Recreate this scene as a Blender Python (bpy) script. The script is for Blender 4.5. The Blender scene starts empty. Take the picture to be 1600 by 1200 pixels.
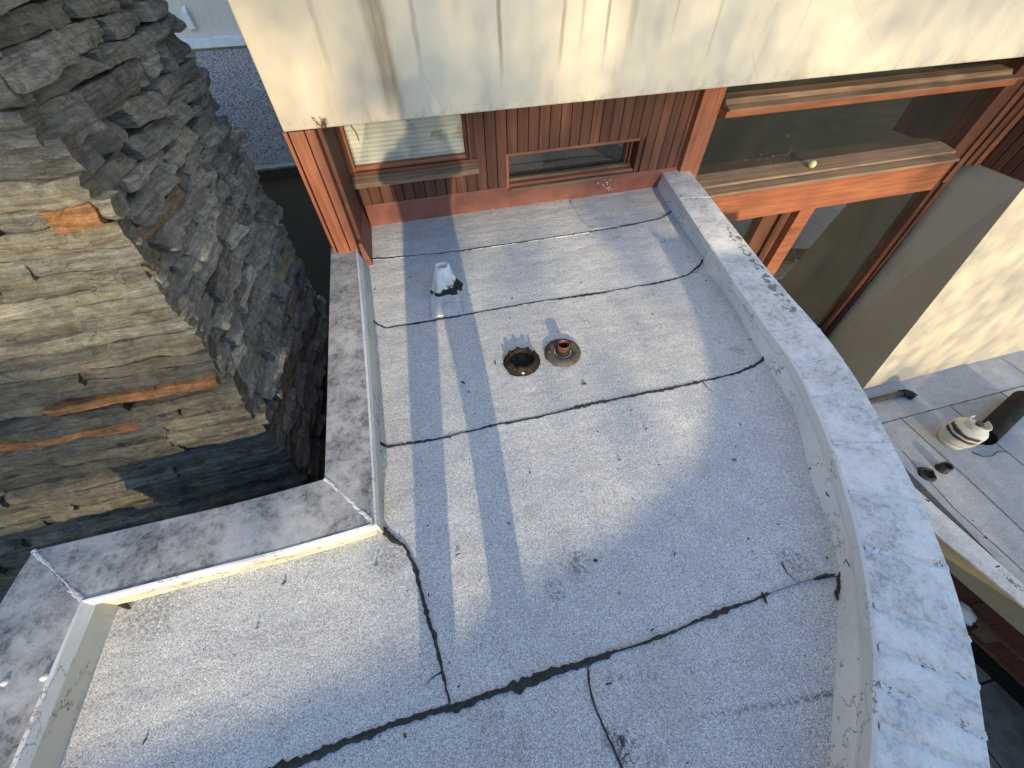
import bpy, bmesh, math, random
from mathutils import Vector, Matrix, noise
random.seed(7)
SC = bpy.context.scene
COL = SC.collection
R = math.radians

# ------------------------------------------------------------------ camera
EYE = Vector((0, 0, 1.6))
CR = Vector((0.96859886, -0.24811236, -0.01601577))
CD = Vector((-0.2034601, -0.75396299, -0.62461492))
CF = Vector((0.14289939, 0.60825987, -0.78076865))
FPX = 585.0
cd = bpy.data.cameras.new('camera')
cam = bpy.data.objects.new('camera', cd); COL.objects.link(cam)
cam.matrix_world = Matrix(((CR.x, -CD.x, -CF.x, EYE.x), (CR.y, -CD.y, -CF.y, EYE.y), (CR.z, -CD.z, -CF.z, EYE.z), (0, 0, 0, 1)))
cd.sensor_fit = 'HORIZONTAL'; cd.sensor_width = 36; cd.lens = FPX/1600*36
cd.clip_start = 0.02; cd.clip_end = 2000
SC.camera = cam

# ------------------------------------------------------------------ sky, sun, exposure
SUN_EL, SUN_AZ = 15.5, 3.0            # azimuth: the light travels towards +Y, turned a little to +X
w = bpy.data.worlds.new('World'); SC.world = w; w.use_nodes = True
nt = w.node_tree
sky = nt.nodes.new('ShaderNodeTexSky'); sky.sky_type = 'NISHITA'; sky.sun_disc = False
sky.sun_elevation = R(SUN_EL); sky.sun_rotation = R(180+SUN_AZ)
sky.air_density = 1.0; sky.dust_density = 0.3; sky.ozone_density = 2.2
bg = nt.nodes['Background']; bg.inputs[1].default_value = 0.15
nt.links.new(sky.outputs[0], bg.inputs[0])
sd = bpy.data.lights.new('sun', 'SUN'); sd.energy = 2.8; sd.angle = R(0.5); sd.color = (1.0, 0.79, 0.47)
sun = bpy.data.objects.new('sun', sd); COL.objects.link(sun)
SDIR = Vector((math.sin(R(SUN_AZ))*math.cos(R(SUN_EL)), math.cos(R(SUN_AZ))*math.cos(R(SUN_EL)), -math.sin(R(SUN_EL))))
sun.rotation_euler = SDIR.to_track_quat('-Z', 'Y').to_euler(); sun.location = (0, -8, 9)
vs = SC.view_settings
vs.view_transform = 'Standard'; vs.look = 'None'; vs.gamma = 1; vs.use_curve_mapping = False
vs.exposure = 1.35
SC.cycles.max_bounces = 8; SC.cycles.diffuse_bounces = 4; SC.cycles.glossy_bounces = 4; SC.cycles.transparent_max_bounces = 12
SC.cycles.sample_clamp_indirect = 4

# ------------------------------------------------------------------ placing helpers (measured in the photograph's 1600 x 1200 frame)
def ray(px, py): return CR*(px-800) + CD*(py-600) + CF*FPX
def PZ(px, py, z=0.0):
    d = ray(px, py); return EYE + d*((z-EYE.z)/d.z)
def PY(px, py, y):
    d = ray(px, py); return EYE + d*((y-EYE.y)/d.y)
def PX(px, py, x):
    d = ray(px, py); return EYE + d*((x-EYE.x)/d.x)
def nz(x, y=0.0, z=0.0): return noise.noise(Vector((x, y, z)))
def fbm(v, o=4): return noise.fractal(Vector(v), 1.0, 2.0, o)

# ------------------------------------------------------------------ node helper
class NT:
    def __init__(s, name):
        s.m = bpy.data.materials.new(name); s.m.use_nodes = True
        s.t = s.m.node_tree; s.t.nodes.clear()
        s.out = s.n('ShaderNodeOutputMaterial')
        s.geo = s.n('ShaderNodeNewGeometry'); s.pos = s.geo.outputs['Position']
        s.info = s.n('ShaderNodeObjectInfo')
    def n(s, typ, **kw):
        x = s.t.nodes.new(typ)
        for k, v in kw.items(): setattr(x, k, v)
        return x
    def put(s, sock, v):
        if v is None: return
        if hasattr(v, 'is_output') or isinstance(v, bpy.types.NodeSocket): s.t.links.new(v, sock)
        elif isinstance(v, (tuple, list)) and len(v) == 3 and sock.type == 'RGBA': sock.default_value = (*v, 1)
        else: sock.default_value = v
    def math(s, op, a, b=None, c=None, clamp=False):
        x = s.n('ShaderNodeMath', operation=op, use_clamp=clamp)
        for i, v in enumerate((a, b, c)): s.put(x.inputs[i], v) if v is not None else None
        return x.outputs[0]
    def scale(s, sc, rot=(0,0,0), src=None, loc=(0,0,0)):
        x = s.n('ShaderNodeMapping'); s.put(x.inputs[0], src or s.pos)
        x.inputs[1].default_value = loc; x.inputs[2].default_value = rot; x.inputs[3].default_value = sc
        return x.outputs[0]
    def noise(s, scale, detail=3, rough=.55, vec=None, dist=0):
        x = s.n('ShaderNodeTexNoise'); s.put(x.inputs['Vector'], vec or s.pos)
        x.inputs['Scale'].default_value = scale; x.inputs['Detail'].default_value = detail
        x.inputs['Roughness'].default_value = rough; x.inputs['Distortion'].default_value = dist
        return x.outputs[0]
    def voro(s, scale, vec=None, feature='F1', out='Distance'):
        x = s.n('ShaderNodeTexVoronoi', feature=feature); s.put(x.inputs['Vector'], vec or s.pos)
        x.inputs['Scale'].default_value = scale
        return x.outputs[out]
    def ramp(s, v, stops):
        x = s.n('ShaderNodeValToRGB'); s.put(x.inputs[0], v)
        cr = x.color_ramp
        while len(cr.elements) < len(stops): cr.elements.new(.5)
        for e, (p, c) in zip(cr.elements, stops):
            e.position = p; e.color = (*c, 1) if isinstance(c, (tuple, list)) else (c, c, c, 1)
        return x.outputs[0]
    def step(s, v, a, b):   # smooth 0..1 between a and b
        x = s.n('ShaderNodeMapRange', interpolation_type='SMOOTHSTEP')
        s.put(x.inputs[0], v); x.inputs[1].default_value = a; x.inputs[2].default_value = b
        return x.outputs[0]
    def mix(s, f, a, b, mode='MIX'):
        x = s.n('ShaderNodeMix', data_type='RGBA', blend_type=mode)
        s.put(x.inputs[0], f); s.put(x.inputs[6], a); s.put(x.inputs[7], b)
        return x.outputs[2]
    def xyz(s, v=None):
        x = s.n('ShaderNodeSeparateXYZ'); s.put(x.inputs[0], v or s.pos); return x.outputs
    def bump(s, h, dist=.002, strength=1.0, normal=None):
        x = s.n('ShaderNodeBump'); s.put(x.inputs['Height'], h)
        x.inputs['Distance'].default_value = dist; x.inputs['Strength'].default_value = strength
        if normal: s.put(x.inputs['Normal'], normal)
        return x.outputs[0]
    def finish(s, col, rough=.8, normal=None, metal=0, spec=.3):
        b = s.n('ShaderNodeBsdfPrincipled')
        s.put(b.inputs['Base Color'], col); s.put(b.inputs['Roughness'], rough); b.inputs['Metallic'].default_value = metal
        b.inputs['Specular IOR Level'].default_value = spec
        if normal: s.put(b.inputs['Normal'], normal)
        s.t.links.new(b.outputs[0], s.out.inputs[0]); s.b = b
        return s.m

def mat_felt(name, tone=1.0):
    k = NT(name)
    big = k.noise(1.3, 5, .6); mid = k.noise(9, 4, .6); fine = k.noise(620, 2, .7)
    g = k.voro(430, out='Color'); gx = k.xyz(g)[0]
    base = k.ramp(big, [(.3, (.51*tone, .52*tone, .535*tone)), (.55, (.585*tone, .59*tone, .59*tone)), (.75, (.65*tone, .645*tone, .63*tone))])
    c = k.mix(.55, base, k.ramp(mid, [(.25, (.48*tone, .49*tone, .51*tone)), (.75, (.67*tone, .67*tone, .67*tone))]))
    gran = k.ramp(gx, [(0, .28), (.2, .64), (.6, 1.06), (1, 1.6)])
    c = k.mix(.88, c, gran, 'MULTIPLY')
    c = k.mix(.5, c, k.ramp(fine, [(.3, .55), (.7, 1.35)]), 'MULTIPLY')
    # worn dark blotches and specks of lost granules
    st = k.math('MULTIPLY', k.step(k.noise(3.1, 6, .7), .62, .74), k.step(k.noise(60, 3, .7), .42, .62))
    c = k.mix(k.math('MULTIPLY', st, .6), c, (.10, .095, .09))
    sp = k.step(k.noise(38, 2, .5), .735, .77)
    c = k.mix(k.math('MULTIPLY', sp, .7), c, (.07, .07, .07))
    X_, Y_, Z_ = k.xyz()
    jx = k.math('MULTIPLY', k.math('SUBTRACT', k.noise(9, 4, .7), .5), .22); jy = k.math('MULTIPLY', k.math('SUBTRACT', k.noise(9, 4, .7, k.scale((1, 1, 1), loc=(5, 5, 0))), .5), .22)
    for sx, sy, sr, sa in ((.31, .295, .085, .8), (.20, .22, .05, .5), (.275, -.22, .07, .95), (1.14, .08, .10, .55), (-.40, .53, .12, .5), (-1.28, .55, .16, .6), (.36, -.30, .05, .6), (1.62, 1.15, .06, .6), (.05, 2.02, .06, .5), (1.95, 2.6, .12, .4), (.5, 1.2, .10, .25), (-.1, -.12, .12, .25), (.33, -.05, .03, .6)):
        dx = k.math('SUBTRACT', k.math('ADD', X_, jx), sx); dy = k.math('SUBTRACT', k.math('ADD', Y_, jy), sy)
        d2 = k.math('SQRT', k.math('ADD', k.math('MULTIPLY', dx, dx), k.math('MULTIPLY', dy, dy)))
        m = k.math('SUBTRACT', 1.0, k.step(d2, sr*.2, sr))
        m = k.math('MULTIPLY', m, k.step(k.noise(75, 4, .75), .42, .60))
        c = k.mix(k.math('MULTIPLY', m, sa), c, (.075, .07, .06))
    # a worn lap line in the near right sheet
    ln = k.math('SUBTRACT', Y_, k.math('MULTIPLY_ADD', X_, -.125, -.157)); ln = k.math('ABSOLUTE', k.math('ADD', ln, k.math('MULTIPLY', jx, .10)))
    ln = k.math('MULTIPLY', k.math('SUBTRACT', 1.0, k.step(ln, .002, .014)), k.step(X_, .35, .85))
    c = k.mix(k.math('MULTIPLY', ln, k.math('MULTIPLY', k.step(k.noise(80, 3, .7), .4, .6), .75)), c, (.07, .068, .065))
    ru = k.math('MULTIPLY', k.step(k.noise(2.2, 4, .6, k.scale((1, 1, 1), loc=(7, 3, 0))), .6, .75), .18)
    c = k.mix(ru, c, (.36, .31, .24))
    rnd = k.info.outputs['Random']
    hv = k.n('ShaderNodeHueSaturation'); k.put(hv.inputs['Color'], c)
    k.put(hv.inputs['Value'], k.math('MULTIPLY_ADD', rnd, .12, .94)); c = hv.outputs[0]
    nb = k.bump(k.math('ADD', k.noise(2.5, 4, .5, k.scale((1, 2.2, 1))), k.math('MULTIPLY', k.noise(14, 3, .6), .18)), .03, .55)
    nb = k.bump(gx, .0012, .7, nb)
    return k.finish(c, .93, nb, spec=.2)

def mat_stucco(name, c0, c1, streaks=(), bot=None):
    k = NT(name)
    x, y, z = k.xyz()
    c = k.mix(k.noise(1.7, 5, .6), c0, c1)
    c = k.mix(k.math('MULTIPLY', k.step(k.noise(5, 5, .65, k.scale((1.6, 1.6, .35))), .52, .75), .35), c, (c0[0]*.62, c0[1]*.57, c0[2]*.5))
    wob = k.math('MULTIPLY', k.math('SUBTRACT', k.noise(4, 3, .6), .5), .035)
    for x0, wd, st, zlo in streaks:
        d = k.math('ABSOLUTE', k.math('SUBTRACT', k.math('ADD', x, wob), x0))
        m = k.math('SUBTRACT', 1.0, k.step(d, wd*.25, wd))
        m = k.math('MULTIPLY', m, k.step(z, zlo, zlo+.25))
        m = k.math('MULTIPLY', m, k.math('MULTIPLY_ADD', k.noise(7, 4, .7, k.scale((3, 3, .35))), 1.3, -.05))
        c = k.mix(k.math('MULTIPLY', m, st*.7, clamp=True), c, (.20, .15, .095))
    if bot is not None:   # grime that collects along the lower edge
        m = k.math('SUBTRACT', 1.0, k.step(z, bot, bot+.10))
        m = k.math('MULTIPLY', m, k.step(k.noise(9, 5, .7, k.scale((2, 2, 1.6))), .46, .75))
        c = k.mix(k.math('MULTIPLY', m, .55), c, (.22, .15, .085))
    cr = k.voro(1.3, k.scale((1, 1, 1.0)), 'DISTANCE_TO_EDGE')
    cr = k.math('MULTIPLY', k.math('SUBTRACT', 1.0, k.step(cr, .0, .004)), k.step(k.noise(1.5, 2), .55, .62))
    c = k.mix(k.math('MULTIPLY', cr, .35), c, (.2, .16, .11))
    h = k.math('ADD', k.noise(3, 4, .6), k.math('MULTIPLY', k.noise(60, 4, .65), .12))
    return k.finish(c, .9, k.bump(h, .012, .5), spec=.2)

def mat_wood(name, c0, c1, axis='z', rough=.55, dirt=.2, dirtcol=(.06, .04, .03), grain=1.0):
    k = NT(name)
    sc = {'z': (38, 38, 1.6), 'x': (1.6, 38, 38), 'y': (38, 1.6, 38)}[axis]
    v = k.n('ShaderNodeVectorMath', operation='ADD'); k.put(v.inputs[0], k.pos)
    cx = k.n('ShaderNodeCombineXYZ'); k.put(cx.inputs[0], k.math('MULTIPLY', k.info.outputs['Random'], 9.0)); k.put(cx.inputs[2], k.math('MULTIPLY', k.info.outputs['Random'], 5.0))
    k.put(v.inputs[1], cx.outputs[0])
    g = k.noise(1.0, 5, .65, k.scale(sc, src=v.outputs[0]), .6)
    c = k.mix(k.step(g, .3, .7), c0, c1)
    c = k.mix(k.math('MULTIPLY', k.step(k.noise(4, 5, .7), .5, .75), dirt), c, dirtcol)
    hv = k.n('ShaderNodeHueSaturation'); k.put(hv.inputs['Color'], c)
    k.put(hv.inputs['Value'], k.math('MULTIPLY_ADD', k.info.outputs['Random'], .5, .75)); hv.inputs['Saturation'].default_value = .93; c = hv.outputs[0]
    return k.finish(c, k.math('MULTIPLY_ADD', g, .25, rough-.1), k.bump(g, .0015, .6*grain), spec=.35)

def mat_coping(name, lo, hi, dark, darkamt, peel=None):
    k = NT(name)
    a = k.noise(5.5, 8, .74); b = k.noise(38, 7, .74, None, .4); f = k.noise(130, 5, .75)
    c = k.mix(k.step(a, .32, .68), lo, hi)
    m = k.math('MULTIPLY', k.step(b, .44, .62), k.step(a, .62, .36))
    c = k.mix(k.math('MULTIPLY', m, darkamt), c, dark)
    c = k.mix(.35, c, k.ramp(f, [(.3, .62), (.7, 1.25)]), 'MULTIPLY')
    bl = k.math('MULTIPLY', k.step(k.noise(70, 3, .6), .66, .72), .6)
    c = k.mix(bl, c, dark)
    v = k.math('SUBTRACT', 1.0, k.step(k.voro(3.0, k.scale((1, 1, 1), src=None), 'DISTANCE_TO_EDGE'), 0, .02))
    c = k.mix(k.math('MULTIPLY', v, .0), c, dark)
    if peel:
        x, y, z = k.xyz()
        (x0, x1, y0, y1) = peel
        # flaked paint: a band along the outer third of the coping
        mx = k.math('MULTIPLY', k.step(y, y0, y0+.2), k.math('SUBTRACT', 1.0, k.step(y, y1-.2, y1)))
        cen = k.math('MULTIPLY_ADD', k.math('SUBTRACT', y, y0), (x1-x0)/(y1-y0), x0)
        dd = k.math('ABSOLUTE', k.math('SUBTRACT', x, cen))
        mx = k.math('MULTIPLY', mx, k.math('SUBTRACT', 1.0, k.step(dd, .015, .075)))
        p = k.step(k.math('ADD', k.noise(22, 5, .6), k.math('MULTIPLY', mx, .22)), .735, .75)
        c = k.mix(k.math('MULTIPLY', p, k.step(mx, .05, .3)), c, (.20, .205, .19))
    h = k.math('ADD', k.noise(7, 4, .6), k.math('MULTIPLY', b, .25))
    return k.finish(c, .62, k.bump(h, .006, .5), spec=.35)

def mat_paint(name, c0, c1, crack=.6, rough=.7):
    k = NT(name)
    c = k.mix(k.noise(6, 5, .65), c0, c1)
    c = k.mix(k.math('MULTIPLY', k.step(k.noise(3, 5, .7), .48, .7), .35), c, (c0[0]*.6, c0[1]*.56, c0[2]*.48))
    def lines(sc, w, off):
        n = k.noise(sc, 5, .62, k.scale((1, 1, 2.0), loc=off))
        return k.math('SUBTRACT', 1.0, k.step(k.math('ABSOLUTE', k.math('SUBTRACT', n, .5)), w*.3, w))
    ln = k.math('MULTIPLY', lines(5, .007, (3, 1, 2)), k.step(k.noise(4, 3, .6, k.scale((1, 1, 1), loc=(9, 2, 4))), .46, .58))
    l2 = k.math('MULTIPLY', lines(13, .012, (1, 7, 2)), k.step(k.noise(5, 3, .6, k.scale((1, 1, 1), loc=(2, 8, 1))), .56, .66))
    m = k.math('MULTIPLY', k.math('MAXIMUM', ln, l2), crack)
    c = k.mix(m, c, (.07, .06, .05))
    fl = k.math('MULTIPLY', k.step(k.noise(26, 5, .7, None, 1.2), .70, .73), crack)
    c = k.mix(fl, c, (.06, .06, .06))
    return k.finish(c, rough, k.bump(k.math('SUBTRACT', k.noise(16, 5, .7), m), .004, .7), spec=.3)

def mat_simple(name, c0, c1, sc=8, rough=.7, bump=.002, metal=0, spec=.3, rnd=0.0, detail=5):
    k = NT(name)
    n = k.noise(sc, detail, .65)
    c = k.mix(k.step(n, .3, .7), c0, c1)
    if rnd:
        hv = k.n('ShaderNodeHueSaturation'); k.put(hv.inputs['Color'], c)
        k.put(hv.inputs['Value'], k.math('MULTIPLY_ADD', k.info.outputs['Random'], rnd, 1-rnd/2)); c = hv.outputs[0]
    return k.finish(c, rough, k.bump(n, bump, .6), metal, spec)

def mat_stone():
    k = NT('slate_stone')
    rnd = k.info.outputs['Random']
    oc = k.n('ShaderNodeAttribute', attribute_name='tint'); tint = oc.outputs['Color']
    lay = k.noise(1, 7, .72, k.scale((5, 5, 75)), .5)
    thin = k.noise(1, 5, .7, k.scale((9, 9, 240)), .3)
    rough = k.noise(19, 8, .74, None, .4)
    c = k.mix(.85, tint, k.ramp(lay, [(.30, .42), (.48, .92), (.56, 1.05), (.72, 1.5)]), 'MULTIPLY')
    c = k.mix(.6, c, k.ramp(thin, [(.3, .55), (.5, 1.0), (.72, 1.5)]), 'MULTIPLY')
    c = k.mix(.8, c, k.ramp(rough, [(.30, .45), (.5, 1.0), (.72, 1.7)]), 'MULTIPLY')
    li = k.math('MULTIPLY', k.step(k.noise(4, 6, .7, k.scale((1, 1, 2))), .56, .72), .4)
    c = k.mix(li, c, (.30, .29, .255))
    ru = k.math('MULTIPLY', k.step(k.noise(5, 5, .7, k.scale((1, 1, 2.5), loc=(3, 9, 2))), .63, .74), .38)
    c = k.mix(ru, c, (.25, .155, .075))
    wv_ = k.n('ShaderNodeVectorMath', operation='ADD'); k.put(wv_.inputs[0], k.pos); nc_ = k.n('ShaderNodeTexNoise'); nc_.inputs['Scale'].default_value = 9; nc_.inputs['Detail'].default_value = 4; ns_ = k.n('ShaderNodeVectorMath', operation='SCALE'); k.put(ns_.inputs[0], nc_.outputs['Color']); ns_.inputs['Scale'].default_value = .12; k.put(nc_.inputs['Vector'], k.pos); k.put(wv_.inputs[1], ns_.outputs[0])
    crk = k.voro(1, k.scale((4, 4, 30), src=wv_.outputs[0]), 'DISTANCE_TO_EDGE')
    ck = k.math('MULTIPLY', k.math('SUBTRACT', 1.0, k.step(crk, .0, .05)), k.step(k.noise(6, 3), .45, .6))
    c = k.mix(k.math('MULTIPLY', ck, .35), c, (.03, .03, .03))
    h = k.math('ADD', k.math('MULTIPLY', lay, .9), k.math('MULTIPLY', rough, .9))
    h = k.math('SUBTRACT', h, k.math('MULTIPLY', ck, .35))
    nb = k.bump(h, .035, .9)
    nb = k.bump(k.noise(80, 6, .75, k.scale((1, 1, 2.5))), .006, 1.0, nb)
    return k.finish(c, .8, nb, spec=.3)

def mat_glass(name, tint=(.78, .84, .78), smudge=.0):
    k = NT(name)
    tr = k.n('ShaderNodeBsdfTransparent'); k.put(tr.inputs[0], tint)
    gl = k.n('ShaderNodeBsdfGlossy'); gl.inputs['Roughness'].default_value = .015
    k.put(gl.inputs['Normal'], k.bump(k.noise(2.5, 2), .004, .25))
    lw = k.n('ShaderNodeFresnel'); lw.inputs[0].default_value = 1.52
    f = k.math('MULTIPLY', lw.outputs[0], 3.0, clamp=True)
    ms = k.n('ShaderNodeMixShader'); k.put(ms.inputs[0], f); k.put(ms.inputs[1], tr.outputs[0]); k.put(ms.inputs[2], gl.outputs[0])
    d = k.n('ShaderNodeBsdfDiffuse'); k.put(d.inputs[0], (.5, .49, .45))
    du = k.math('MULTIPLY', k.step(k.noise(40, 4, .7), .60, .74), k.step(k.noise(1.6, 4, .6), .5, .66))
    du = k.math('ADD', k.math('MULTIPLY', du, .5), .025+smudge)
    m2 = k.n('ShaderNodeMixShader'); k.put(m2.inputs[0], du); k.put(m2.inputs[1], ms.outputs[0]); k.put(m2.inputs[2], d.outputs[0])
    k.t.links.new(m2.outputs[0], k.out.inputs[0])
    return k.m

M = {}
M['felt'] = mat_felt('mineral_felt'); M['felt_low'] = mat_felt('mineral_felt_dull', .80)
M['stucco'] = mat_stucco('cream_stucco', (.54, .475, .365), (.63, .56, .44),
    [(-.02, .075, 1.5, .80), (-.05, .2, .35, .80), (.16, .02, .9, 1.0), (.60, .016, 1.3, .93), (.95, .016, 1.3, 1.0), (1.06, .014, 1.2, 1.05), (1.21, .014, 1.4, .98), (1.36, .035, .9, 1.0), (1.62, .012, .7, 1.05), (1.9, .014, .6, .95), (2.5, .012, .5, 1.0), (-.3, .02, .6, 1.0)], .87)
M['stucco_low'] = mat_stucco('cream_stucco_low', (.50, .43, .32), (.58, .51, .39))
M['stucco_tan'] = mat_stucco('tan_stucco', (.40, .31, .19), (.52, .42, .27))
M['stucco_far'] = mat_stucco('pale_stucco', (.58, .53, .45), (.66, .61, .53))
M['stucco_grey'] = mat_stucco('grey_stucco', (.17, .155, .135), (.22, .20, .175))  # dark tone carries the shade of the wall below the gravel roof
M['siding'] = mat_wood('siding_wood', (.066, .024, .013), (.135, .046, .025), 'z', .6, .35)
M['siding_dark'] = mat_wood('siding_wood_dark', (.07, .024, .013), (.13, .045, .024), 'z', .6, .3)
M['post'] = mat_wood('post_wood', (.19, .056, .024), (.31, .10, .044), 'z', .5, .18)
M['beam'] = mat_wood('beam_wood', (.23, .062, .021), (.35, .11, .038), 'x', .5, .15)
M['frame_x'] = mat_wood('frame_wood_x', (.14, .046, .023), (.25, .085, .042), 'x', .55, .35)
M['ledge'] = mat_wood('ledge_wood', (.12, .075, .048), (.25, .165, .11), 'x', .75, .45, (.09, .075, .055))
M['flash'] = mat_simple('flashing_metal', (.155, .052, .038), (.225, .082, .060), 5, .55, .004, 0, .4, .12)
M['coping'] = mat_coping('coping_metal', (.60, .60, .60), (.82, .815, .80), (.30, .30, .30), .8, (1.95, 2.24, 1.05, 2.35))
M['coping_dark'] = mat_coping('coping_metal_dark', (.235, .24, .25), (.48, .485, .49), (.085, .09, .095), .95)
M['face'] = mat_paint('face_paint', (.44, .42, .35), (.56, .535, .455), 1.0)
M['face_plain'] = mat_paint('face_paint_plain', (.68, .695, .70), (.80, .81, .81), 1.0)
M['sealant'] = mat_paint('sealant', (.56, .56, .55), (.82, .815, .80), .9)
M['lip'] = mat_paint('lip_paint', (.60, .605, .60), (.74, .74, .73), .7)
M['tar'] = mat_simple('tar', (.012, .012, .012), (.045, .043, .04), 90, .6, .006, 0, .4)
M['rust'] = mat_simple('rusty_iron', (.012, .010, .008), (.055, .034, .02), 40, .75, .006, .3)
M['rust_grey'] = mat_simple('weathered_iron', (.06, .055, .05), (.15, .125, .10), 25, .7, .004, .3)
M['copper'] = mat_simple('rusty_pipe', (.06, .028, .018), (.24, .085, .045), 30, .6, .003, .2)
M['hole'] = mat_simple('unlit_inside', (.004, .004, .004), (.01, .009, .008), 20, .9)  # near-black colour stands in for the unlit inside of openings
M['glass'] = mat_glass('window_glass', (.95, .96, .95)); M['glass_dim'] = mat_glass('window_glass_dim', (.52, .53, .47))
M['blind'] = mat_simple('blind_slat', (.74, .75, .70), (.80, .81, .77), 5, .5, .001)
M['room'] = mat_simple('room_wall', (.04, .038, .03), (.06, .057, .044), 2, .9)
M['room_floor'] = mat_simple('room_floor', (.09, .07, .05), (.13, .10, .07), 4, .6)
M['stone'] = mat_stone()
M['mortar'] = mat_simple('mortar_core', (.05, .048, .045), (.085, .08, .075), 20, .95, .01)
M['gravel'] = mat_simple('gravel', (.15, .145, .14), (.60, .58, .55), 42, .9, .004)
M['gravel_bed'] = mat_simple('gravel_bed', (.09, .09, .095), (.17, .17, .175), 30, .95, .01)
M['white_metal'] = mat_simple('white_painted_metal', (.62, .63, .64), (.74, .74, .74), 5, .5)
M['edge'] = mat_simple('roof_edge_metal', (.12, .125, .14), (.22, .23, .25), 9, .6)
M['black'] = mat_simple('black_plastic', (.014, .013, .012), (.035, .032, .028), 12, .5, .003)
M['roll'] = mat_simple('roll_felt', (.008, .007, .006), (.022, .019, .016), 9, .7, .004, 0, .12)
M['slate_floor'] = mat_simple('slate_paver', (.11, .115, .11), (.19, .195, .185), 6, .7, .006, 0, .4, .4)
M['moss'] = mat_simple('moss', (.02, .03, .008), (.045, .06, .018), 30, .95, .01)
M['leaf'] = mat_simple('tree_leaf', (.035, .06, .018), (.07, .11, .035), 3, .7, 0, 0, .2)
M['bark'] = mat_simple('tree_bark', (.07, .055, .04), (.14, .11, .085), 14, .9, .01)
M['weed'] = mat_simple('weed_leaf', (.09, .08, .04), (.15, .13, .06), 30, .8)
M['ground'] = mat_simple('ground_soil', (.07, .075, .045), (.13, .12, .08), .6, .95, .02)
M['debris'] = mat_simple('leaf_litter', (.025, .02, .015), (.07, .05, .03), 50, .9)
M['ball'] = mat_simple('ball_felt', (.50, .56, .26), (.62, .66, .36), 40, .8)
M['cloth'] = mat_simple('jacket_cloth', (.05, .06, .08), (.08, .09, .11), 20, .9)
M['trouser'] = mat_simple('trouser_cloth', (.09, .085, .075), (.13, .12, .11), 20, .9)
M['skin'] = mat_simple('skin', (.45, .28, .20), (.52, .33, .25), 12, .5)
M['hair'] = mat_simple('hair', (.03, .02, .015), (.06, .04, .03), 40, .6)
M['dropping'] = mat_simple('dropping', (.75, .74, .70), (.8, .8, .77), 30, .8)

def tank_mat():
    k = NT('tank_paint')
    c = k.mix(k.noise(7, 5, .6), (.66, .60, .49), (.78, .73, .62))
    c = k.mix(k.math('MULTIPLY', k.step(k.noise(18, 5, .7), .6, .72), .5), c, (.32, .20, .10))
    tc = k.n('ShaderNodeTexCoord'); x, y, z = k.xyz(tc.outputs['Object'])
    for z0, hw, sk in ((.295, .026, 1), (.225, .020, 1)):     # two black spray strokes round the camera side
        dz = k.math('ABSOLUTE', k.math('SUBTRACT', k.math('ADD', z, k.math('MULTIPLY', k.math('SUBTRACT', k.noise(9, 2), .5), .04)), z0))
        m = k.math('SUBTRACT', 1.0, k.step(dz, hw*.5, hw*1.5))
        m = k.math('MULTIPLY', m, k.step(k.math('MULTIPLY', k.math('ADD', x, k.math('MULTIPLY', y, .15)), -1.0), .045, .10))
        c = k.mix(k.math('MULTIPLY', m, .95), c, (.012, .012, .012))
    return k.finish(c, .5, k.bump(k.noise(30, 3), .002, .4), spec=.4)
M['tank'] = tank_mat()
def boot_mat():
    k = NT('vent_boot_paint')
    tc = k.n('ShaderNodeTexCoord'); x, y, z = k.xyz(tc.outputs['Object'])
    c = k.mix(k.noise(16, 5, .6), (.62, .61, .56), (.84, .84, .82))
    c = k.mix(k.math('MULTIPLY', k.step(k.noise(11, 4, .6, k.scale((1, 1, .4), src=tc.outputs['Object'])), .50, .68), .45), c, (.55, .38, .20))
    e = k.math('ADD', z, k.math('MULTIPLY', k.math('SUBTRACT', k.noise(30, 3, .6, tc.outputs['Object']), .5), .12))
    e = k.math('SUBTRACT', e, k.math('MULTIPLY', x, .45)); e = k.math('ADD', e, k.math('MULTIPLY', y, .22))
    m = k.math('SUBTRACT', 1.0, k.step(e, .035, .05))
    c = k.mix(m, c, (.02, .018, .015))
    c = k.mix(k.math('MULTIPLY', k.step(k.noise(34, 4, .7), .63, .67), .7), c, (.05, .045, .04))
    return k.finish(c, .7, k.bump(k.noise(28, 5, .7), .008, .8))
M['boot'] = boot_mat()

# ------------------------------------------------------------------ object helpers
def obj(name, bm, mat, parent=None, smooth=False, bevel=0.0, segs=2):
    me = bpy.data.meshes.new(name)
    bmesh.ops.recalc_face_normals(bm, faces=bm.faces)
    bm.to_mesh(me); bm.free()
    for m in (mat if isinstance(mat, (list, tuple)) else [mat]): me.materials.append(m)
    if smooth:
        for p in me.polygons: p.use_smooth = True
    o = bpy.data.objects.new(name, me); COL.objects.link(o)
    if parent: o.parent = parent; o.matrix_parent_inverse = Matrix.Translation(-world_loc(parent))
    if bevel:
        b = o.modifiers.new('bevel', 'BEVEL'); b.width = bevel; b.segments = segs; b.limit_method = 'ANGLE'; b.angle_limit = R(35)
    return o
def world_loc(o):
    v = Vector(o.location)
    while o.parent:
        v += o.matrix_parent_inverse.translation; o = o.parent; v += Vector(o.location)
    return v
def empty(name, loc=(0, 0, 0), parent=None):
    o = bpy.data.objects.new(name, None); COL.objects.link(o); o.empty_display_size = .1
    o.location = loc
    if parent:
        o.parent = parent; o.matrix_parent_inverse = Matrix.Translation(-world_loc(parent))
    return o
def thing(name, label, cat, loc=(0, 0, 0), group=None):
    o = empty(name, loc); return tag(o, label, cat, group)
def tag(o, label, cat=None, group=None, kind=None):
    if label: o['label'] = label
    if cat: o['category'] = cat
    if group: o['group'] = group
    if kind: o['kind'] = kind
    return o
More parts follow.
